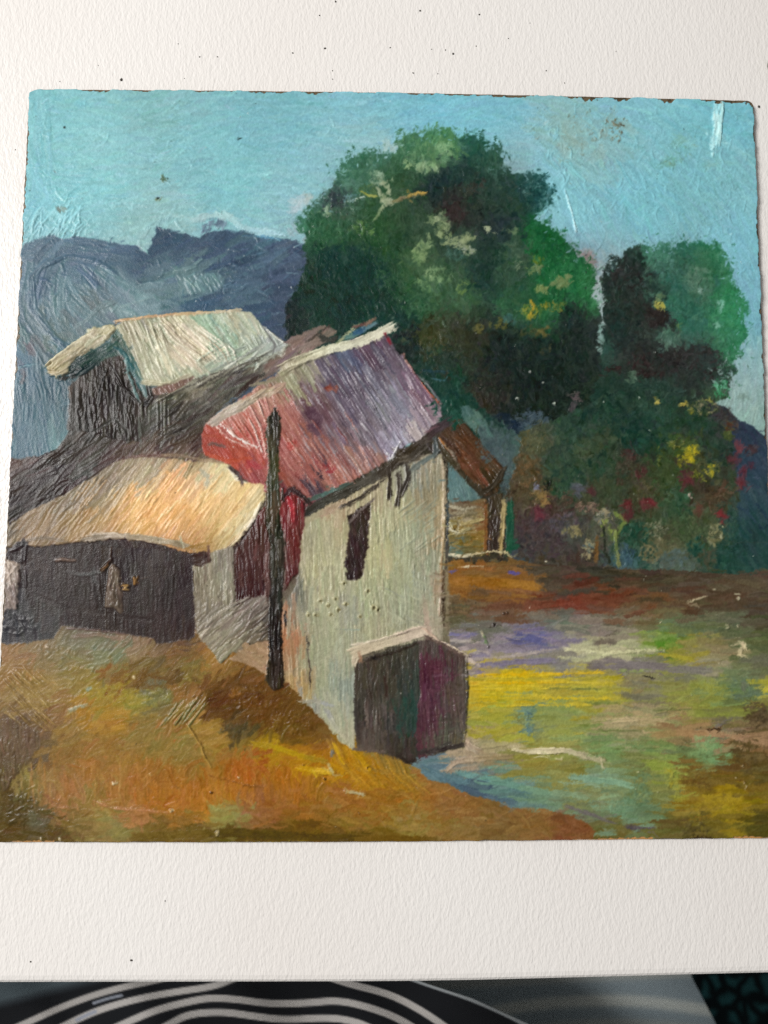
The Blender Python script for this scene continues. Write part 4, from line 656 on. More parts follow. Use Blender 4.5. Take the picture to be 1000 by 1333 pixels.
line([(350, 545), (351, 600), (348, 650)], 2, '#6a5c44', a=.6, h=1.8); line([(368, 640), (369, 652)], 5, '#2e2620', h=1.6); line([(371, 690), (373, 730), (370, 770)], 2, '#8a7a70', a=.6, h=1.4); line([(371, 800), (372, 812)], 4, '#231e1c')
# ---- little shed
region([(462, 868), (475, 857), (510, 845), (545, 834), (548, 870), (546, 930), (545, 985), (530, 992), (515, 985), (490, 979), (465, 975), (461, 930)], """470 880 #51473f,480 900 #4a443d,470 920 #3f3c38,510 880 #4b453d,500 900 #4a463e,525 890 #3f4843,538 910 #2a4a43,535 950 #2e4a44,545 880 #3c4642,487 935 #645852,482 925 #5c524c,470 945 #4f4540,500 960 #4d443f,515 940 #3f4540,
530 975 #433c38,480 970 #5f544e,515 870 #46423a,540 850 #4a4840""", ang=87, L=24, W=5, dens=5, h=.75, warp=1, var=.07, angj=.08)
region([(545, 834), (556, 832), (575, 840), (596, 850), (608, 858), (609, 900), (606, 940), (604, 972), (575, 980), (545, 988), (541, 960), (547, 900)], """555 865 #5c2d40,560 900 #623449,550 940 #5c3344,545 970 #5a3442,572 865 #5f2c40,570 880 #5c2b3f,565 920 #5c3446,580 860 #4c4440,590 880 #58524a,600 900 #5a5246,585 910 #594b48,590 940 #55524a,
580 930 #5f4048,565 960 #565048,585 962 #5a5e4e,600 965 #5c5646,560 845 #57504c""", ang=88, L=24, W=4, dens=5, h=.85, warp=1, var=.08, angj=.05)
line([(607, 860), (609, 900), (606, 945), (603, 972)], 2.4, ['#4a473a', '#3c3c30', '#6a6440'], h=1.2); line([(478, 923), (480, 945)], 4, '#776a66', a=.6, h=1.1); line([(490, 925), (490, 950)], 4, '#6c615c', a=.6, h=1.1)
line([(548, 980), (575, 975), (600, 970)], 7, ['#3a3234', '#362e30', '#3f3836'], h=1.2); line([(540, 990), (532, 992), (520, 985)], 6, '#3a3230')
line([(463, 975), (480, 977), (500, 978)], 4, '#6a5c58', a=.8)
line([(478, 859), (510, 850), (543, 838)], 3, '#352c26'); dabs("488 857 #221e1e 5", n=3, spread=1); line([(462, 870), (464, 900)], 3, '#4c423c')
line([(462, 862), (465, 850), (475, 846)], 9, ['#d6c6ae', '#cfc0a6'], h=1.6, var=.14)
line([(466, 848), (495, 838), (520, 830), (549, 821)], 15, ['#cfc0a4', '#cdbfa4', '#c9bda2', '#cdbfa8', '#cdbcaa'], h=1.4, var=.12)
line([(462, 840), (500, 830), (548, 816)], 3, ['#dacdb8', '#dccdb8', '#d8c4b4'], h=1.8); line([(470, 862), (468, 852)], 4, '#b08468', a=.7)
line([(552, 818), (560, 826), (572, 834), (590, 842), (606, 852)], 3.2, ['#c9ab98', '#d8bfae', '#dfcdbc', '#dccbb8', '#c8b8a0'], h=1.7)
line([(556, 830), (575, 838), (600, 852)], 4, ['#5c4844', '#5f4c48'], a=.9); line([(552, 780), (556, 810), (560, 822)], 7, ['#a89c88', '#b8a494', '#bba295'], a=.7)
line([(609, 858), (622, 866)], 4, '#c0b0ac', a=.8)
# torn crown edges: leaf flecks over the sky, sky nicked back into the leaves
redge = '783 355,793 338,803 332,818 322,835 318,850 326,862 314,878 322,890 316,912 317,930 317,945 330,955 350,957 370,965 385,975 395,976 408,970 422,974 436,962 452,964 464,954 474,956 488,950 500'
for q in (edge + ',' + redge).split(','):
    x, y = map(float, q.split())
    for k in range(16):
        dx, dy = rng.normal(0, 8), rng.normal(0, 7); src = pick(x + dx * .3 + rng.normal(0, 14), y + dy * .3 + rng.normal(0, 12))
        stroke(x + dx, y + dy, rng.uniform(0, 3.1), rng.uniform(2, 4.5), rng.uniform(1.2, 2.6), src, .85, .4, 0, .04)
# ---- last small touches, wet into wet: colour picked up from beneath and dragged a little
for i in range(9000):
    x, y = rng.uniform(-10, 1015), rng.uniform(112, 1100)
    c = pick(x + rng.normal(0, 5), y + rng.normal(0, 4)); l_ = c.mean()
    if x > 560 and y > 735: an, L_, W_ = rng.normal(0, .25), rng.uniform(6, 20), rng.uniform(1.5, 3.5)
    elif c[1] > c[0] + .02 and c[1] > c[2] and y < 750: an, L_, W_ = rng.uniform(0, 3.14), rng.uniform(3, 7), rng.uniform(2, 4)
    elif y < 330: an, L_, W_ = rng.normal(0, .5), rng.uniform(5, 14), rng.uniform(1.5, 3)
    elif x < 575 and 400 < y < 980: continue
    else: an, L_, W_ = rng.normal(.3, .8), rng.uniform(5, 14), rng.uniform(1.5, 3.5)
    stroke(x, y, an, L_, W_, c + np.float32(rng.normal(0, .03 if l_ < .45 else .018)) + rng.normal(0, .012, 3).astype(np.float32), .7, rng.uniform(.2, .7), rng.normal(0, .2), .06)
# ---- age: fine scratches, dust and flecks of ground showing
for i in range(230):
    x, y = rng.uniform(0, 1000), rng.uniform(120, 1090)
    spots([(x, y, rng.uniform(.3, .9))], rng.choice(['#cfcfc4', '#b5b8b0', '#e0e0d8', '#a8a090', '#2c2c28', '#3a3630']), h=.6)
for i in range(150):
    x, y = rng.uniform(40, 960), rng.uniform(125, 330)
    if C[int(y) - Y0, int(x) - X0].sum() > 1.7: spots([(x, y, rng.uniform(.2, .7))], rng.choice(['#4f6a68', '#5f7f80', '#3f504c']), h=0)
spots([(84, 166, 2), (72, 224, 1.2), (313, 180, 1.3), (206, 258, 1.8), (210, 232, 1.3), (217, 232, 1.2), (39, 248, 1.2), (657, 123, 2), (311, 181, 1.4)], '#1f2a28', h=0)
dabs("207 259 #6f7550 4,215 232 #5a7058 5,76 274 #5f6f68 6,84 271 #7a9088 5", n=2, spread=1.5)
spots([(690, 484, 1.6), (673, 519, 1.8), (722, 525, 2), (707, 498, 1.4), (719, 490, 1), (853, 459, 1.3), (832, 519, 1.2), (786, 523, 1.2), (845, 560, 1), (364, 374, 1), (380, 374, 1)], '#cfd3c8')
# broken, dragged edges: every touch is torn a little by the tooth of the ground
yy, xx = np.mgrid[0:CH, 0:CW]
n1, n2 = noise(CH, CW, 1.6, 1.6) - .5, noise(CH, CW, 1.6, 1.6) - .5
n3, n4 = noise(CH, CW, 5, 5) - .5, noise(CH, CW, 5, 5) - .5
SX = np.clip((xx + n1 * 3.2 + n3 * 3.4).round().astype(int), 0, CW - 1); SY = np.clip((yy + n2 * 3.2 + n4 * 3.4).round().astype(int), 0, CH - 1)
Cj = C[SY, SX]
k_ = (.8 * np.clip(noise(CH, CW, 9, 9) * 2.2 - .3, .25, 1))[..., None]
C = C * (1 - k_) + Cj * k_
g_ = (noise(CH, CW, 1.3, 1.3) - .5) * .05 + (noise(CH, CW, 2.6, 2.6) - .5) * .04
C = C * (1 + g_[..., None] * 1.4) + g_[..., None] * .3
lum = C @ np.array([.3, .59, .11], np.float32)
KK = """750 240 1.02,880 260 1.02,965 380 1.02,100 200 .99,350 200 .98,600 140 .98,850 150 .98,960 300 .98,60 400 .80,200 360 .82,340 400 .82,50 520 .86,450 350 .86,600 250 .84,700 350 .9,650 480 .8,880 400 .86,820 400 .7,880 475 .55,840 475 .5,590 272 .5,700 650 .74,760 600 .74,850 620 .72,920 680 .72,
980 620 .74,890 590 .85,650 830 .74,800 850 .72,950 850 .74,700 930 .76,850 940 .76,950 1000 .8,700 1020 .72,850 1050 .8,660 893 .88,640 760 .84,850 785 .76,600 1010 .74,290 575 .88,450 530 .78,400 600 .84,450 750 .92,240 450 .92,
200 650 1.,120 900 .88,200 870 .85,350 1020 1.,500 1060 1.,150 1040 .92,130 770 .7,500 900 .8,575 900 .72,380 700 .82"""
kk = [tuple(map(float, q.split())) for q in KK.split(',')]
ys_ = np.arange(0, CH + 12, 12); xs_ = np.arange(0, CW + 12, 12); gy_, gx_ = np.meshgrid(ys_ + Y0, xs_ + X0, indexing='ij')
FA = (np.array([k[0] for k in kk]), np.array([k[1] for k in kk]), np.array([[k[2]] for k in kk]))
sf = up(field(FA, gx_.ravel().astype(float), gy_.ravel().astype(float), 2).reshape(gy_.shape).astype(np.float32), len(ys_) * 12 - 12, len(xs_) * 12 - 12)
sf = sf[:CH, :CW]
C = lum[..., None] + (C - lum[..., None]) * sf[..., None]
# pigment corrections, passage by passage
KT = """100 200 .98 1.02 1.03,350 230 .98 1.02 1.03,480 140 .97 1.03 1.05,620 140 .97 1.04 1.06,760 200 .98 1.05 1.07,750 270 .98 1.05 1.07,900 200 .97 1.06 1.08,850 260 .97 1.06 1.08,965 400 1 1.06 1.08,960 300 .98 1.06 1.08,60 400 1 1 1,300 380 .96 .98 1,500 300 .93 .92 .9,650 250 .95 .93 .92,650 480 .95 .95 .95,900 370 .9 .88 .9,830 400 .95 .95 .95,730 345 .86 .82 .86,700 640 .92 .96 .9,850 640 .86 .92 .86,960 640 .9 .96 .92,
650 840 1.02 1 .93,850 850 1.03 1.02 .9,660 900 1.02 1 .9,700 960 1.04 1.02 .9,850 970 1.03 1.02 .88,950 1040 1 .98 .85,650 1030 1 1 .92,150 900 1.0 .96 .84,330 900 .95 .93 .85,250 1000 1 .97 .86,500 1050 1 .98 .86,60 1060 .95 .93 .85,
130 770 .78 .73 .71,40 770 .9 .86 .86,220 780 .78 .73 .71,130 530 .74 .73 .72,100 620 .80 .79 .79,30 640 .82 .8 .8,230 540 .88 .87 .85,240 450 1.02 1.02 1,200 650 1.06 1.04 1.02,290 640 1.06 1.05 1.03,300 570 .98 .98 .98,
450 520 .98 1 1,540 540 1.03 1.04 1.05,420 600 .97 1 .98,450 750 1 1 .98,340 730 .9 .88 .88,500 920 .92 .9 .86,580 910 .97 .94 .92,630 600 .9 .9 .88,700 570 .9 .95 .9,800 550 .9 .95 .9"""
kk = [tuple(map(float, q.split())) for q in KT.split(',')]
FA = (np.array([k[0] for k in kk]), np.array([k[1] for k in kk]), np.array([k[2:] for k in kk]))
T3 = field(FA, gx_.ravel().astype(float), gy_.ravel().astype(float), 2).reshape(gy_.shape + (3,)).astype(np.float32)
C = C * np.stack([up(T3[..., k], len(ys_) * 12 - 12, len(xs_) * 12 - 12)[:CH, :CW] for k in range(3)], -1)
# even overall grain of the surface
H += (fbm(CH, CW, 6, 2) - .5) * .14
H = .25 + (H - .25) * np.clip(fbm(CH, CW, 34, 3) * 2.6 - .45, .25, 1.35)
H = H + (noise(CH, CW, 1.7, 1.7) - .5) * .08
H = (H * 8 + np.roll(H, 1, 0) + np.roll(H, -1, 0) + np.roll(H, 1, 1) + np.roll(H, -1, 1)) / 12
# ================================================================== the scene
import bpy, bmesh
from mathutils import Vector, Matrix
S = bpy.context.scene
COL = bpy.context.collection
def lin(c): c = np.asarray(c, np.float64); return np.where(c <= .04045, c / 12.92, ((np.clip(c, 0, None) + .055) / 1.055) ** 2.4)
def linhex(s): return tuple(lin(hx(s))) + (1.,)

# camera: a phone held about thirty centimetres above the board, tipped a little towards the sitter
FPX = 1000.
a_, b_, g_ = -.0891, .0206, -.0063
Rx = np.array([[1, 0, 0], [0, math.cos(a_), -math.sin(a_)], [0, math.sin(a_), math.cos(a_)]])
Ry = np.array([[math.cos(b_), 0, math.sin(b_)], [0, 1, 0], [-math.sin(b_), 0, math.cos(b_)]])
Rz = np.array([[math.cos(g_), -math.sin(g_), 0], [math.sin(g_), math.cos(g_), 0], [0, 0, 1]])
R = Rz @ Ry @ Rx; T = np.array([.0035, .0241, -.304])
EYE = -R.T @ T
def at(px, py, z):
    """the point of the horizontal plane z seen at photo position (px, py); arrays allowed"""
    px = np.asarray(px, float); py = np.asarray(py, float)
    d = np.stack([(px - 500) / FPX, -(py - 666.5) / FPX, -np.ones_like(px)], -1) @ R
    t = (z - EYE[2]) / d[..., 2]
    return EYE + d * t[..., None]
cam = bpy.data.cameras.new('camera'); co = bpy.data.objects.new('camera', cam); COL.objects.link(co)
M = Matrix([list(R.T[i]) + [EYE[i]] for i in range(3)] + [[0, 0, 0, 1]]); co.matrix_world = M
cam.sensor_fit = 'HORIZONTAL'; cam.sensor_width = 36; cam.lens = 36; cam.clip_start = .01; cam.clip_end = 20
cam.dof.use_dof = True; cam.dof.focus_distance = .305; cam.dof.aperture_fstop = 13
S.camera = co

def tag(o, label=None, cat=None, group=None, kind=None):
    for k, v in (('label', label), ('category', cat), ('group', group), ('kind', kind)):
        if v: o[k] = v
    return o
def empty(name, loc=(0, 0, 0)):
    o = bpy.data.objects.new(name, None); o.location = loc; o.empty_display_size = .02; COL.objects.link(o); return o
def mesh_obj(name, verts, faces, mat, parent=None, smooth=True):
    me = bpy.data.meshes.new(name); me.from_pydata([tuple(v) for v in verts], [], faces); me.materials.append(mat)
    me.polygons.foreach_set('use_smooth', [smooth] * len(me.polygons)); me.update()
    o = bpy.data.objects.new(name, me); COL.objects.link(o)
    if parent: o.parent = parent; o.matrix_parent_inverse = Matrix.Translation(-Vector(parent.location))
    return o
def grid_mesh(name, P, mat, col=None, parent=None, gain=1., lift=0.):
    """P: (rows, cols, 3)"""
    h, w = P.shape[:2]
    me = bpy.data.meshes.new(name)
    n = h * w; me.vertices.add(n); me.vertices.foreach_set('co', P.astype(np.float32).ravel())
    i = np.arange(n).reshape(h, w)
    q = np.stack([i[1:, :-1], i[1:, 1:], i[:-1, 1:], i[:-1, :-1]], -1).reshape(-1, 4).astype(np.int32)
    me.loops.add(q.size); me.loops.foreach_set('vertex_index', q.ravel())
    me.polygons.add(len(q)); me.polygons.foreach_set('loop_start', np.arange(0, q.size, 4, dtype=np.int32))
    try: me.polygons.foreach_set('loop_total', np.full(len(q), 4, np.int32))
    except Exception: pass
    me.polygons.foreach_set('use_smooth', np.ones(len(q), bool))
    me.update(calc_edges=True); me.materials.append(mat)
    if col is not None:
        at_ = me.color_attributes.new('pigment', 'FLOAT_COLOR', 'POINT')
        c = np.ones((n, 4), np.float32); c[:, :3] = np.clip(lin(np.clip(col.reshape(-1, 3), 0, 1)) * gain - lift, .0015, .9); at_.data.foreach_set('color', c.ravel())
    o = bpy.data.objects.new(name, me); COL.objects.link(o)
    if parent: o.parent = parent; o.matrix_parent_inverse = Matrix.Translation(-Vector(parent.location))
    return o
class Mat:
    def __init__(s, name, color=(.5, .5, .5, 1), rough=.5, spec=.5):
        s.m = bpy.data.materials.new(name); s.m.use_nodes = True; s.t = s.m.node_tree; s.b = s.t.nodes['Principled BSDF']
        s.b.inputs['Base Color'].default_value = color; s.b.inputs['Roughness'].default_value = rough; s.b.inputs['Specular IOR Level'].default_value = spec
        s.tc = None
    def n(s, t, **k):
        o = s.t.nodes.new(t)
        for a, v in k.items():
            if a in o.inputs: o.inputs[a].default_value = v
            else: setattr(o, a, v)
        return o
    def l(s, a, b): s.t.links.new(a, b)
    def coord(s, scale=(1, 1, 1), rot=(0, 0, 0)):
        tc = s.n('ShaderNodeTexCoord'); mp = s.n('ShaderNodeMapping'); mp.inputs['Scale'].default_value = scale; mp.inputs['Rotation'].default_value = rot
        s.l(tc.outputs['Object'], mp.inputs['Vector']); return mp.outputs[0]
    def noise(s, scale, detail=3, rough=.5, vec=None):
        o = s.n('ShaderNodeTexNoise'); o.inputs['Scale'].default_value = scale; o.inputs['Detail'].default_value = detail; o.inputs['Roughness'].default_value = rough
        s.l(vec or s.coord(), o.inputs['Vector']); return o.outputs['Fac']
    def ramp(s, src, stops):
        o = s.n('ShaderNodeValToRGB'); e = o.color_ramp.elements
        while len(e) < len(stops): e.new(.5)
        for i, (p, c) in enumerate(stops): e[i].position = p; e[i].color = c
        s.l(src, o.inputs[0]); return o.outputs[0]
    def mul(s, a, f):
        o = s.n('ShaderNodeMath', operation='MULTIPLY'); s.l(a, o.inputs[0]); o.inputs[1].default_value = f; return o.outputs[0]
    def add(s, a, b):
        o = s.n('ShaderNodeMath', operation='ADD'); s.l(a, o.inputs[0]); s.l(b, o.inputs[1]); return o.outputs[0]
    def bump(s, h, dist, strength=1):
        o = s.n('ShaderNodeBump'); o.inputs['Strength'].default_value = strength; o.inputs['Distance'].default_value = dist
        s.l(h, o.inputs['Height']); s.l(o.outputs[0], s.b.inputs['Normal'])

# ---- materials
mp = Mat('oil_paint', rough=.42, spec=.26)
ca = mp.n('ShaderNodeVertexColor', layer_name='pigment'); mp.l(ca.outputs['Color'], mp.b.inputs['Base Color'])
mp.l(mp.ramp(mp.noise(60, 4, .6), [(.3, (.29, .29, .29, 1)), (.7, (.42, .42, .42, 1))]), mp.b.inputs['Roughness'])
mp.bump(mp.add(mp.noise(2600, 3, .6), mp.mul(mp.noise(1100, 2, .5), .8)), .00007)
mw = Mat('raw_hardboard', linhex('#6b5540'), .8, .2)
mw.l(mw.ramp(mw.noise(900, 4, .7, mw.coord((1, 1, 6))), [(.3, linhex('#4a3a2c')), (.7, linhex('#8a7258'))]), mw.b.inputs['Base Color']); mw.bump(mw.noise(1500, 3), .0002)
mt = Mat('white_textured_laminate', linhex('#ebe7e2'), .33, .5)
mt.l(mt.ramp(mt.noise(6, 3, .5), [(.3, linhex('#ece7e2')), (.7, linhex('#f1eeea'))]), mt.b.inputs['Base Color'])
v1 = mt.coord((1, .42, 1), (0, 0, .22))
mt.bump(mt.add(mt.noise(1050, 2, .5, v1), mt.mul(mt.noise(420, 2, .5, v1), .5)), .00027)
md = Mat('grey_dirt', linhex('#4a4641'), .9, .2)
mk = Mat('dark_olive', linhex('#6f7064'), .6, .3); mk.bump(mk.noise(700, 2), .0002)
mc = Mat('teal_pile', linhex('#17383a'), .95, .1)
vo = mc.n('ShaderNodeTexVoronoi', feature='DISTANCE_TO_EDGE'); vo.inputs['Scale'].default_value = 42
nz = mc.n('ShaderNodeTexNoise'); nz.inputs['Scale'].default_value = 25; tcx = mc.coord(); mc.l(tcx, nz.inputs['Vector'])
vm = mc.n('ShaderNodeMixRGB'); vm.inputs[0].default_value = .03; mc.l(tcx, vm.inputs[1]); mc.l(nz.outputs['Color'], vm.inputs[2]); mc.l(vm.outputs[0], vo.inputs['Vector'])
mc.l(mc.ramp(vo.outputs['Distance'], [(.12, linhex('#0d191c')), (.3, linhex('#285457'))]), mc.b.inputs['Base Color']); mc.bump(mc.noise(400, 3), .004)
def cloth_mat(name):
    m = Mat(name, rough=.85, spec=.2); c = m.n('ShaderNodeVertexColor', layer_name='pigment'); m.l(c.outputs['Color'], m.b.inputs['Base Color'])
    w1 = m.n('ShaderNodeTexWave'); w1.inputs['Scale'].default_value = 500; m.l(m.coord(), w1.inputs['Vector']); m.bump(w1.outputs['Fac'], .0002); return m.m
m_top = cloth_mat('knitted_cotton'); m_tr = cloth_mat('brushed_cotton')
m_skin = Mat('skin', linhex('#b98a6e'), .55, .4).m

# ---- board and paint layer
TH = .0025
NU, NV = 1040, 984
uu = np.linspace(0, 1, NU)[None]; vv = np.linspace(0, 1, NV)[:, None]
er = lambda n, s, a: (noise(1, n, 1, s)[0] - .5) * a
TOPY = 115 + 15 * uu - 3.2 * np.sin(np.pi * uu) + er(NU, 10, .5)[None] ; BOTY = 1097.2 - 5.2 * uu + 1.9 * np.sin(np.pi * np.clip(uu * 1.1, 0, 1)) + er(NU, 9, .6)[None]
LX = 37.5 - 50 * vv + er(NV, 4, 1.3)[:, None]; RX = 982 + 37 * vv + er(NV, 8, .8)[:, None]
PX = LX * (1 - uu) + RX * uu; PY = TOPY * (1 - vv) + BOTY * vv
def round_corners(PX, PY, r=9.):
    for (cx, cy, sx, sy) in ((PX[0, 0], PY[0, 0], 1, 1), (PX[0, -1], PY[0, -1], -1, 1), (PX[-1, 0], PY[-1, 0], 1, -1), (PX[-1, -1], PY[-1, -1], -1, -1)):
        dx = (PX - cx) * sx; dy = (PY - cy) * sy
        m = (dx < r) & (dy < r)
        ax, ay = r - dx, r - dy; L = np.hypot(ax, ay); mx = np.maximum(ax, ay) + 1e-9
        k = np.where(m, np.where(L > 0, mx / np.maximum(L, 1e-9), 1), 1)
        PX = np.where(m, cx + sx * (r - ax * k), PX); PY = np.where(m, cy + sy * (r - ay * k), PY)
    return PX, PY
PX, PY = round_corners(PX, PY)
def bil(A, x, y):
    x = np.clip(x - X0, 0, CW - 1.01); y = np.clip(y - Y0, 0, CH - 1.01); xi = x.astype(int); yi = y.astype(int); fx = x - xi; fy = y - yi
    if A.ndim == 3: fx = fx[..., None]; fy = fy[..., None]
    return (A[yi, xi] * (1 - fx) + A[yi, xi + 1] * fx) * (1 - fy) + (A[yi + 1, xi] * (1 - fx) + A[yi + 1, xi + 1] * fx) * fy
colr = bil(C, PX, PY); hgt = bil(H, PX, PY)
# chipped, bare edge
ed = np.minimum(np.minimum(PX - PX[:, :1], PX[:, -1:] - PX), np.minimum(PY - PY[:1], PY[-1:] - PY))
wn = fbm(NV, NU, 22, 3); wf = noise(NV, NU, 3, 3)
top = (PY - PY[:1]) < 8; right = (PX[:, -1:] - PX) < 8; bott = (PY[-1:] - PY) < 6
thr = np.where(top, np.where(PX > 640, 4.2, 2.4), np.where(right, 2.2, np.where(bott, .9, 2.0))) * np.clip(wn * 3.4 - 1.1, 0, 1.8) * (.5 + wf) + .35
bare = np.clip((thr - ed) * 1.5 + .2, 0, 1)
bc = np.where(wf[..., None] > .5, lin(0) * 0 + hx('#6a5c48')[None, None], hx('#4f4638')[None, None])
ob = ((PX > 745) & (PX < 850)) | (PX > 955) | ((PX > 15) & (PX < 70))
bc = np.where((bott & ob)[..., None], hx('#c09058')[None, None], bc)
bare = np.where(bott & ob, np.clip((4.2 * wn * (.6 + wf) - ed + .5), 0, 1), bare)
colr = colr * (1 - bare[..., None]) + bc * bare[..., None]; hgt = hgt * (1 - bare) - .6 * bare
AMP = .00052
P = at(PX, PY, 0.); P[..., 2] = hgt * AMP
Q = P.copy()
for s_ in ((0, slice(None)), (-1, slice(None)), (slice(None), 0), (slice(None), -1)): P[s_ + (2,)] = -.0007
painting = empty('painting', (0, 0, -TH)); tag(painting, 'small square oil painting of farm buildings and green trees lying on the white table', 'painting')
paint_layer = grid_mesh('paint_layer', P, mp.m, colr, painting, 1.02, .012)
ring = np.concatenate([P[0, ::4], P[::4, -1][1:], P[-1, ::-4][1:], P[::-4, 0][1:-1]]); cen = ring.mean(0)
n = len(ring); out = ring.copy(); out[:, :2] = cen[:2] + (ring[:, :2] - cen[:2]) * .9992
V = []
for z in (-.0006, -TH * .5, -TH + .0002, -TH): V += [(x, y, z) for x, y, _ in out]
F = [(k * n + i, (k + 1) * n + i, (k + 1) * n + (i + 1) % n, k * n + (i + 1) % n) for k in range(3) for i in range(n)] + [tuple(range(n)), tuple(range(4 * n - 1, 3 * n - 1, -1))]
board = mesh_obj('wooden_board', V, F, mw.m, painting, False)

# ---- table
zt = -TH
e0, e1, e2, e3 = at(np.array([-400, 0, 560, 1400.]), np.array([1283, 1281, 1280, 1261.]), zt - .001)
table = empty('table', (0, .2, zt)); tag(table, 'white table with a finely pebbled top under the oil painting', 'table')
xs = np.linspace(-.62, .62, 60); fy = np.interp(xs, [e0[0], e1[0], e2[0], (at(1000, 1270, zt))[0], e3[0]], [e0[1], e1[1], e2[1], at(1000, 1270, zt)[1], e3[1]])
for _ in range(2): fy[1:-1] = (fy[:-2] + fy[1:-1] * 2 + fy[2:]) / 4
prof = [(.0035, 0.), (.0018, -.0003), (.0007, -.0011), (0., -.0026), (0., -.022), (.002, -.0245)]
V = []; rows = []
for d, z in prof: rows.append(len(V)); V += [(x, y + d, zt + z) for x, y in zip(xs, fy)]
rows.append(len(V)); V += [(x, .72, zt - .0245) for x in xs]; rows.append(len(V)); V += [(x, .72, zt) for x in xs]
m_ = len(xs); F = []
order = rows
for a0, b0 in zip(order, order[1:] + order[:1]):
    F += [(a0 + i, b0 + i, b0 + i + 1, a0 + i + 1) for i in range(m_ - 1)]
F += [tuple(r for r in rows), tuple(r + m_ - 1 for r in rows[::-1])]
tt = mesh_obj('tabletop', V, F, mt.m, table, False)
bm = bmesh.new(); bm.from_mesh(tt.data); bmesh.ops.recalc_face_normals(bm, faces=bm.faces); bm.to_mesh(tt.data); bm.free()

# ---- crumbs of dirt on the tabletop
def crumb(px, py, r, seed, label, group):
    rr = np.random.default_rng(seed); bm = bmesh.new(); bmesh.ops.create_icosphere(bm, subdivisions=2, radius=1)
    s = r * .0003
    for v in bm.verts: v.co = Vector((v.co.x * s * (1 + rr.normal(0, .25)), v.co.y * s * .8 * (1 + rr.normal(0, .25)), v.co.z * s * .5 * (1 + rr.normal(0, .15))))
    me = bpy.data.meshes.new('crumb'); bm.to_mesh(me); bm.free(); me.materials.append(md.m)
    o = bpy.data.objects.new('crumb', me); COL.objects.link(o); p = at(px, py, zt); o.location = (p[0], p[1], zt + s * .3); o.rotation_euler = (0, 0, rr.uniform(0, 6))
    tag(o, label, 'crumb', group); return o
crumb(158, 104, 1.9, 1, 'darkest crumb on the table, just above the upper left part of the painting', 'crumbs on the tabletop')
crumb(988, 139, 1.9, 2, 'dark crumb beside the upper right corner of the painting', 'crumbs on the tabletop')
crumb(423, 63, 1.5, 3, 'black crumb on the bare table above the tree top', 'crumbs on the tabletop')
crumb(590, 70, 1.5, 4, 'grey crumb above the right side of the painted tree crown', 'crumbs on the tabletop')
crumb(171, 1250, 1.5, 5, 'tiny dark crumb near the front edge of the table, right one of two', 'crumbs on the tabletop')
crumb(40, 1252, 1.1, 6, 'tiny dark crumb near the front edge of the table, left one of two', 'crumbs on the tabletop')
for k, (x, y, r) in enumerate([(437, 2, 1.3), (416, 20, 1), (381, 69, 1.1), (260, 74, 1), (283, 74, 1.), (433, 92, .8), (433, 103, .8), (240, 122 - 20, .6), (547, 14, 1.3), (624, 19, 1.2), (580, 65, .9), (562, 64, .7), (538, 95, 1.2), (620, 60, .8), (662, 50, .8),
                               (711, 92, 1.), (735, 108, .8), (508, 62, 1), (78, 106, .7), (20, 195, .8), (232, 57, .7), (802, 67, .6), (570, 96, .8), (690, 30, .6), (215, 1173, .8), (128, 85, .6)]):
    crumb(x, y, r, 20 + k, 'pale grey speck of dirt on the white table around the painting', 'specks of dirt on the table')
# ---- unidentified dark blur, given the shape of a rounded lump, at the right edge of the picture
p = at(1010, 86, zt)
prf = [(.0, .004), (.002, .0042), (.0030, .0036), (.0036, .0024), (.0038, .001), (.0036, 0.), (0, 0)]
V = []; F = []; K = 28
for r, z in prf: V += [(p[0] + r * math.cos(6.2832 * k / K), p[1] + r * math.sin(6.2832 * k / K) * 1.15, zt + z) for k in range(K)]
for j in range(len(prf) - 1): F += [(j * K + k, (j + 1) * K + k, (j + 1) * K + (k + 1) % K, j * K + (k + 1) % K) for k in range(K)]
tag(mesh_obj('dark_lump', V, F, mk.m), 'small dark rounded knob cut off by the picture edge at upper right', 'lump')

# ---- the sitter's lap below the table edge
def poly_dist(px, py, pts):
    d = np.full(px.shape, 1e9)
    q = np.array(pts, float)
    for _ in range(3):   # round the corners of the curve
        q = np.concatenate([q[:1], np.stack([q[:-1] * .75 + q[1:] * .25, q[:-1] * .25 + q[1:] * .75], 1).reshape(-1, 2), q[-1:]])
    pts = [tuple(a) for a in q]
    for (ax, ay), (bx, by) in zip(pts[:-1], pts[1:]):
        vx, vy = bx - ax, by - ay; t = np.clip(((px - ax) * vx + (py - ay) * vy) / (vx * vx + vy * vy), 0, 1)
        d = np.minimum(d, np.hypot(px - ax - t * vx, py - ay - t * vy))
    return d
person = empty('person', (.05, -.5, -.45)); tag(person, 'person seated at the table edge in a dark top with pale curved stripes', 'person')
gx, gy = np.meshgrid(np.linspace(-300, 700, 420), np.linspace(0, 1, 320)); py = 1225 + gy ** 1.3 * 700; right_ = np.interp(py, [1225, 1262, 1281, 1300, 1333, 1400, 1600, 1925], [420, 505, 556, 615, 687, 790, 960, 1060])
sx = (gx + 300) / 1000; px = -300 + sx * (right_ + 300)
fold = .006 * np.sin(px / 60 + py / 45) + .004 * np.sin(px / 23 - py / 30) + .02 * np.sin(np.clip((px + 200) / 900, 0, 1) * np.pi)
z = -.150 + fold - .05 * gy ** 2
c = np.zeros(px.shape + (3,)); c[:] = hx('#111317')
slate = np.clip((1300 - py - (px - 60) * .25) / 14, 0, 1) * np.clip((190 - px) / 60, 0, 1); c = c * (1 - slate[..., None]) + hx('#4a555a') * slate[..., None]
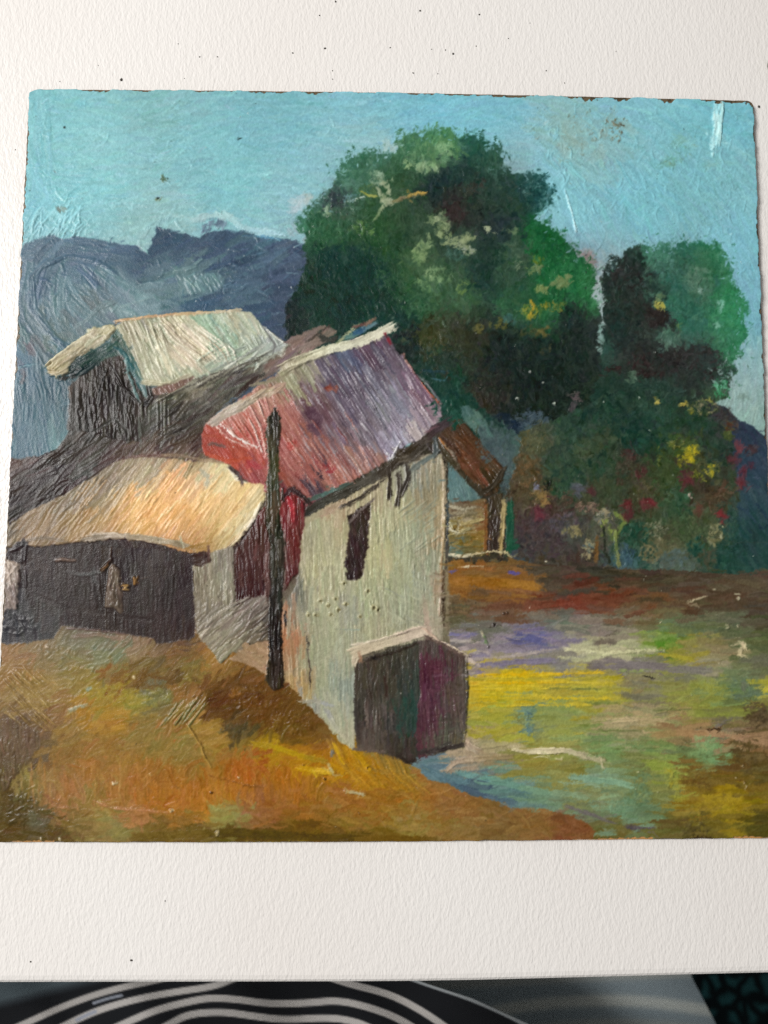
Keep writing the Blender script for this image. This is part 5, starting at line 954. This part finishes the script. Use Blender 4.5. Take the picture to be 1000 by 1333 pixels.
stripes = [([(-300, 1480), (-60, 1372), (30, 1334), (75, 1313), (120, 1296), (160, 1285), (200, 1277), (260, 1262)], 4.2, '#a8a4a0'),
           ([(60, 1348), (92, 1331), (130, 1314), (180, 1300), (230, 1291), (275, 1285), (300, 1276), (330, 1262)], 4.4, '#b0aca8'),
           ([(120, 1352), (165, 1331), (205, 1314), (250, 1303), (275, 1299), (310, 1301), (350, 1307), (400, 1306), (440, 1302), (480, 1311), (520, 1326), (560, 1352), (600, 1400)], 4.6, '#b0aca8'),
           ([(190, 1350), (220, 1334), (245, 1320), (290, 1317), (330, 1323), (370, 1328), (420, 1325), (450, 1327), (480, 1336), (540, 1370)], 4.6, '#b0aca8'),
           ([(400, 1262), (450, 1280), (500, 1292), (530, 1305), (565, 1326), (600, 1352), (660, 1410)], 4.6, '#b0aca8'),
           ([(420, 1225), (505, 1262), (556, 1281), (615, 1300), (687, 1333), (790, 1400), (960, 1600)], 3.6, '#8f9496'),
           ([(100, 1328), (112, 1322), (124, 1317)], 2.2, '#8f94a0'), ([(122, 1306), (140, 1300), (158, 1296)], 1.8, '#858a94')]  # last two short strokes are cloth highlights painted into the colour
for k in range(1, 26):
    o_ = k * 21; stripes.append(([(-300, 1520 + o_), (0, 1385 + o_), (180, 1345 + o_), (290, 1330 + o_), (370, 1341 + o_), (450, 1340 + o_), (540, 1378 + o_), (640, 1450 + o_), (800, 1560 + o_)], 4.6, '#b0aca8'))
for pts, w, cc in stripes:
    d = poly_dist(px, py, pts); a = np.clip((w - d) / 1.6 + .5, 0, 1)[..., None]; c = c * (1 - a) + hx(cc) * a
top_o = grid_mesh('striped_top', np.stack([at(px[i], py[i], z[i]) for i in range(len(px))]), m_top, c, person)
gx, gy = np.meshgrid(np.linspace(0, 1, 200), np.linspace(0, 1, 160))
py2 = 1215 + gy * 700; rgt = np.interp(py2, [1215, 1275, 1300, 1333, 1500, 1920], [880, 902, 915, 932, 1000, 1120]); px2 = 400 + gx * (rgt - 400)
z2 = -.26 - .05 * (2 * gx - 1) ** 4 * (gx > .5) - .02 * gy + .003 * np.sin(px2 / 40)
c2 = np.zeros(px2.shape + (3,)); c2[:] = hx('#9dacb3')
bands = [([(480, 1288), (600, 1280), (760, 1271), (900, 1266)], 7, '#b8bebb'), ([(600, 1326), (680, 1309), (770, 1302), (850, 1304), (940, 1318)], 7.5, '#d2d8d3'), ([(640, 1352), (740, 1334), (840, 1333), (980, 1350)], 7, '#b4bbb8')]
bands += [([(560, 1400 + 30 * j), (760, 1366 + 30 * j), (1100, 1390 + 30 * j)], 7, '#b4bbb8') for j in range(17)]
for pts, w, cc in bands:
    d = poly_dist(px2, py2, pts); a = np.clip((w - d) / 6 + .5, 0, 1)[..., None]; c2 = c2 * (1 - a) + hx(cc) * a
grid_mesh('grey_trousers', np.stack([at(px2[i], py2[i], z2[i]) for i in range(len(px2))]), m_tr, c2, person)
# seated body under the clothes: pelvis, thighs, shins and feet as one surface
J = [((.02, -.62, -.36), .10), ((.02, -.60, -.22), .11), ((.10, -.52, -.385), .075), ((.13, -.10, -.40), .055), ((.13, -.06, -.60), .045), ((.13, -.05, -.70), .032), ((.135, .06, -.712), .026),
     ((-.08, -.52, -.385), .075), ((-.13, -.10, -.40), .055), ((-.13, -.06, -.60), .045), ((-.13, -.05, -.70), .032), ((-.135, .06, -.712), .026)]
E = [(0, 1), (0, 2), (2, 3), (3, 4), (4, 5), (5, 6), (0, 7), (7, 8), (8, 9), (9, 10), (10, 11)]
me = bpy.data.meshes.new('body'); me.from_pydata([j[0] for j in J], E, []); bo = bpy.data.objects.new('body', me); COL.objects.link(bo); me.materials.append(m_skin)
bo.parent = person; bo.matrix_parent_inverse = Matrix.Translation(-Vector(person.location))
sk = bo.modifiers.new('skin', 'SKIN'); sk.use_smooth_shade = True
for i, j in enumerate(J): me.skin_vertices[0].data[i].radius = (j[1], j[1]); me.skin_vertices[0].data[i].use_root = i == 0
bo.modifiers.new('sub', 'SUBSURF').levels = 2; bo.modifiers['sub'].render_levels = 2

# ---- carpeted floor
fz = -.74
fl = mesh_obj('floor', [(-4, -4, fz), (4, -4, fz), (4, 4, fz), (-4, 4, fz)], [(0, 1, 2, 3)], mc.m, None, False); tag(fl, 'dark teal carpet with a black mottled pattern below the table', None, None, 'structure')

# ---- light: a window up and to the left, soft daylight from the room
W = bpy.data.worlds.new('World'); S.world = W; W.use_nodes = True
W.node_tree.nodes['Background'].inputs[0].default_value = (1, .985, .96, 1); W.node_tree.nodes['Background'].inputs[1].default_value = .24
def area(name, loc, target, sx, sy, power, col):
    l = bpy.data.lights.new(name, 'AREA'); l.shape = 'RECTANGLE'; l.size = sx; l.size_y = sy; l.energy = power; l.color = col
    o = bpy.data.objects.new(name, l); COL.objects.link(o); o.location = loc
    o.rotation_euler = (Vector(target) - Vector(loc)).to_track_quat('-Z', 'Y').to_euler(); return o
area('window_light', (-1.34, .38, 1.42), (0, 0, 0), .35, .66, 42.5, (1, .985, .965))
S.view_settings.view_transform = 'Standard'; S.view_settings.look = 'None'; S.view_settings.exposure = 0; S.view_settings.gamma = 1; S.view_settings.use_curve_mapping = False
S.cycles.max_bounces = 6; S.cycles.use_denoising = False
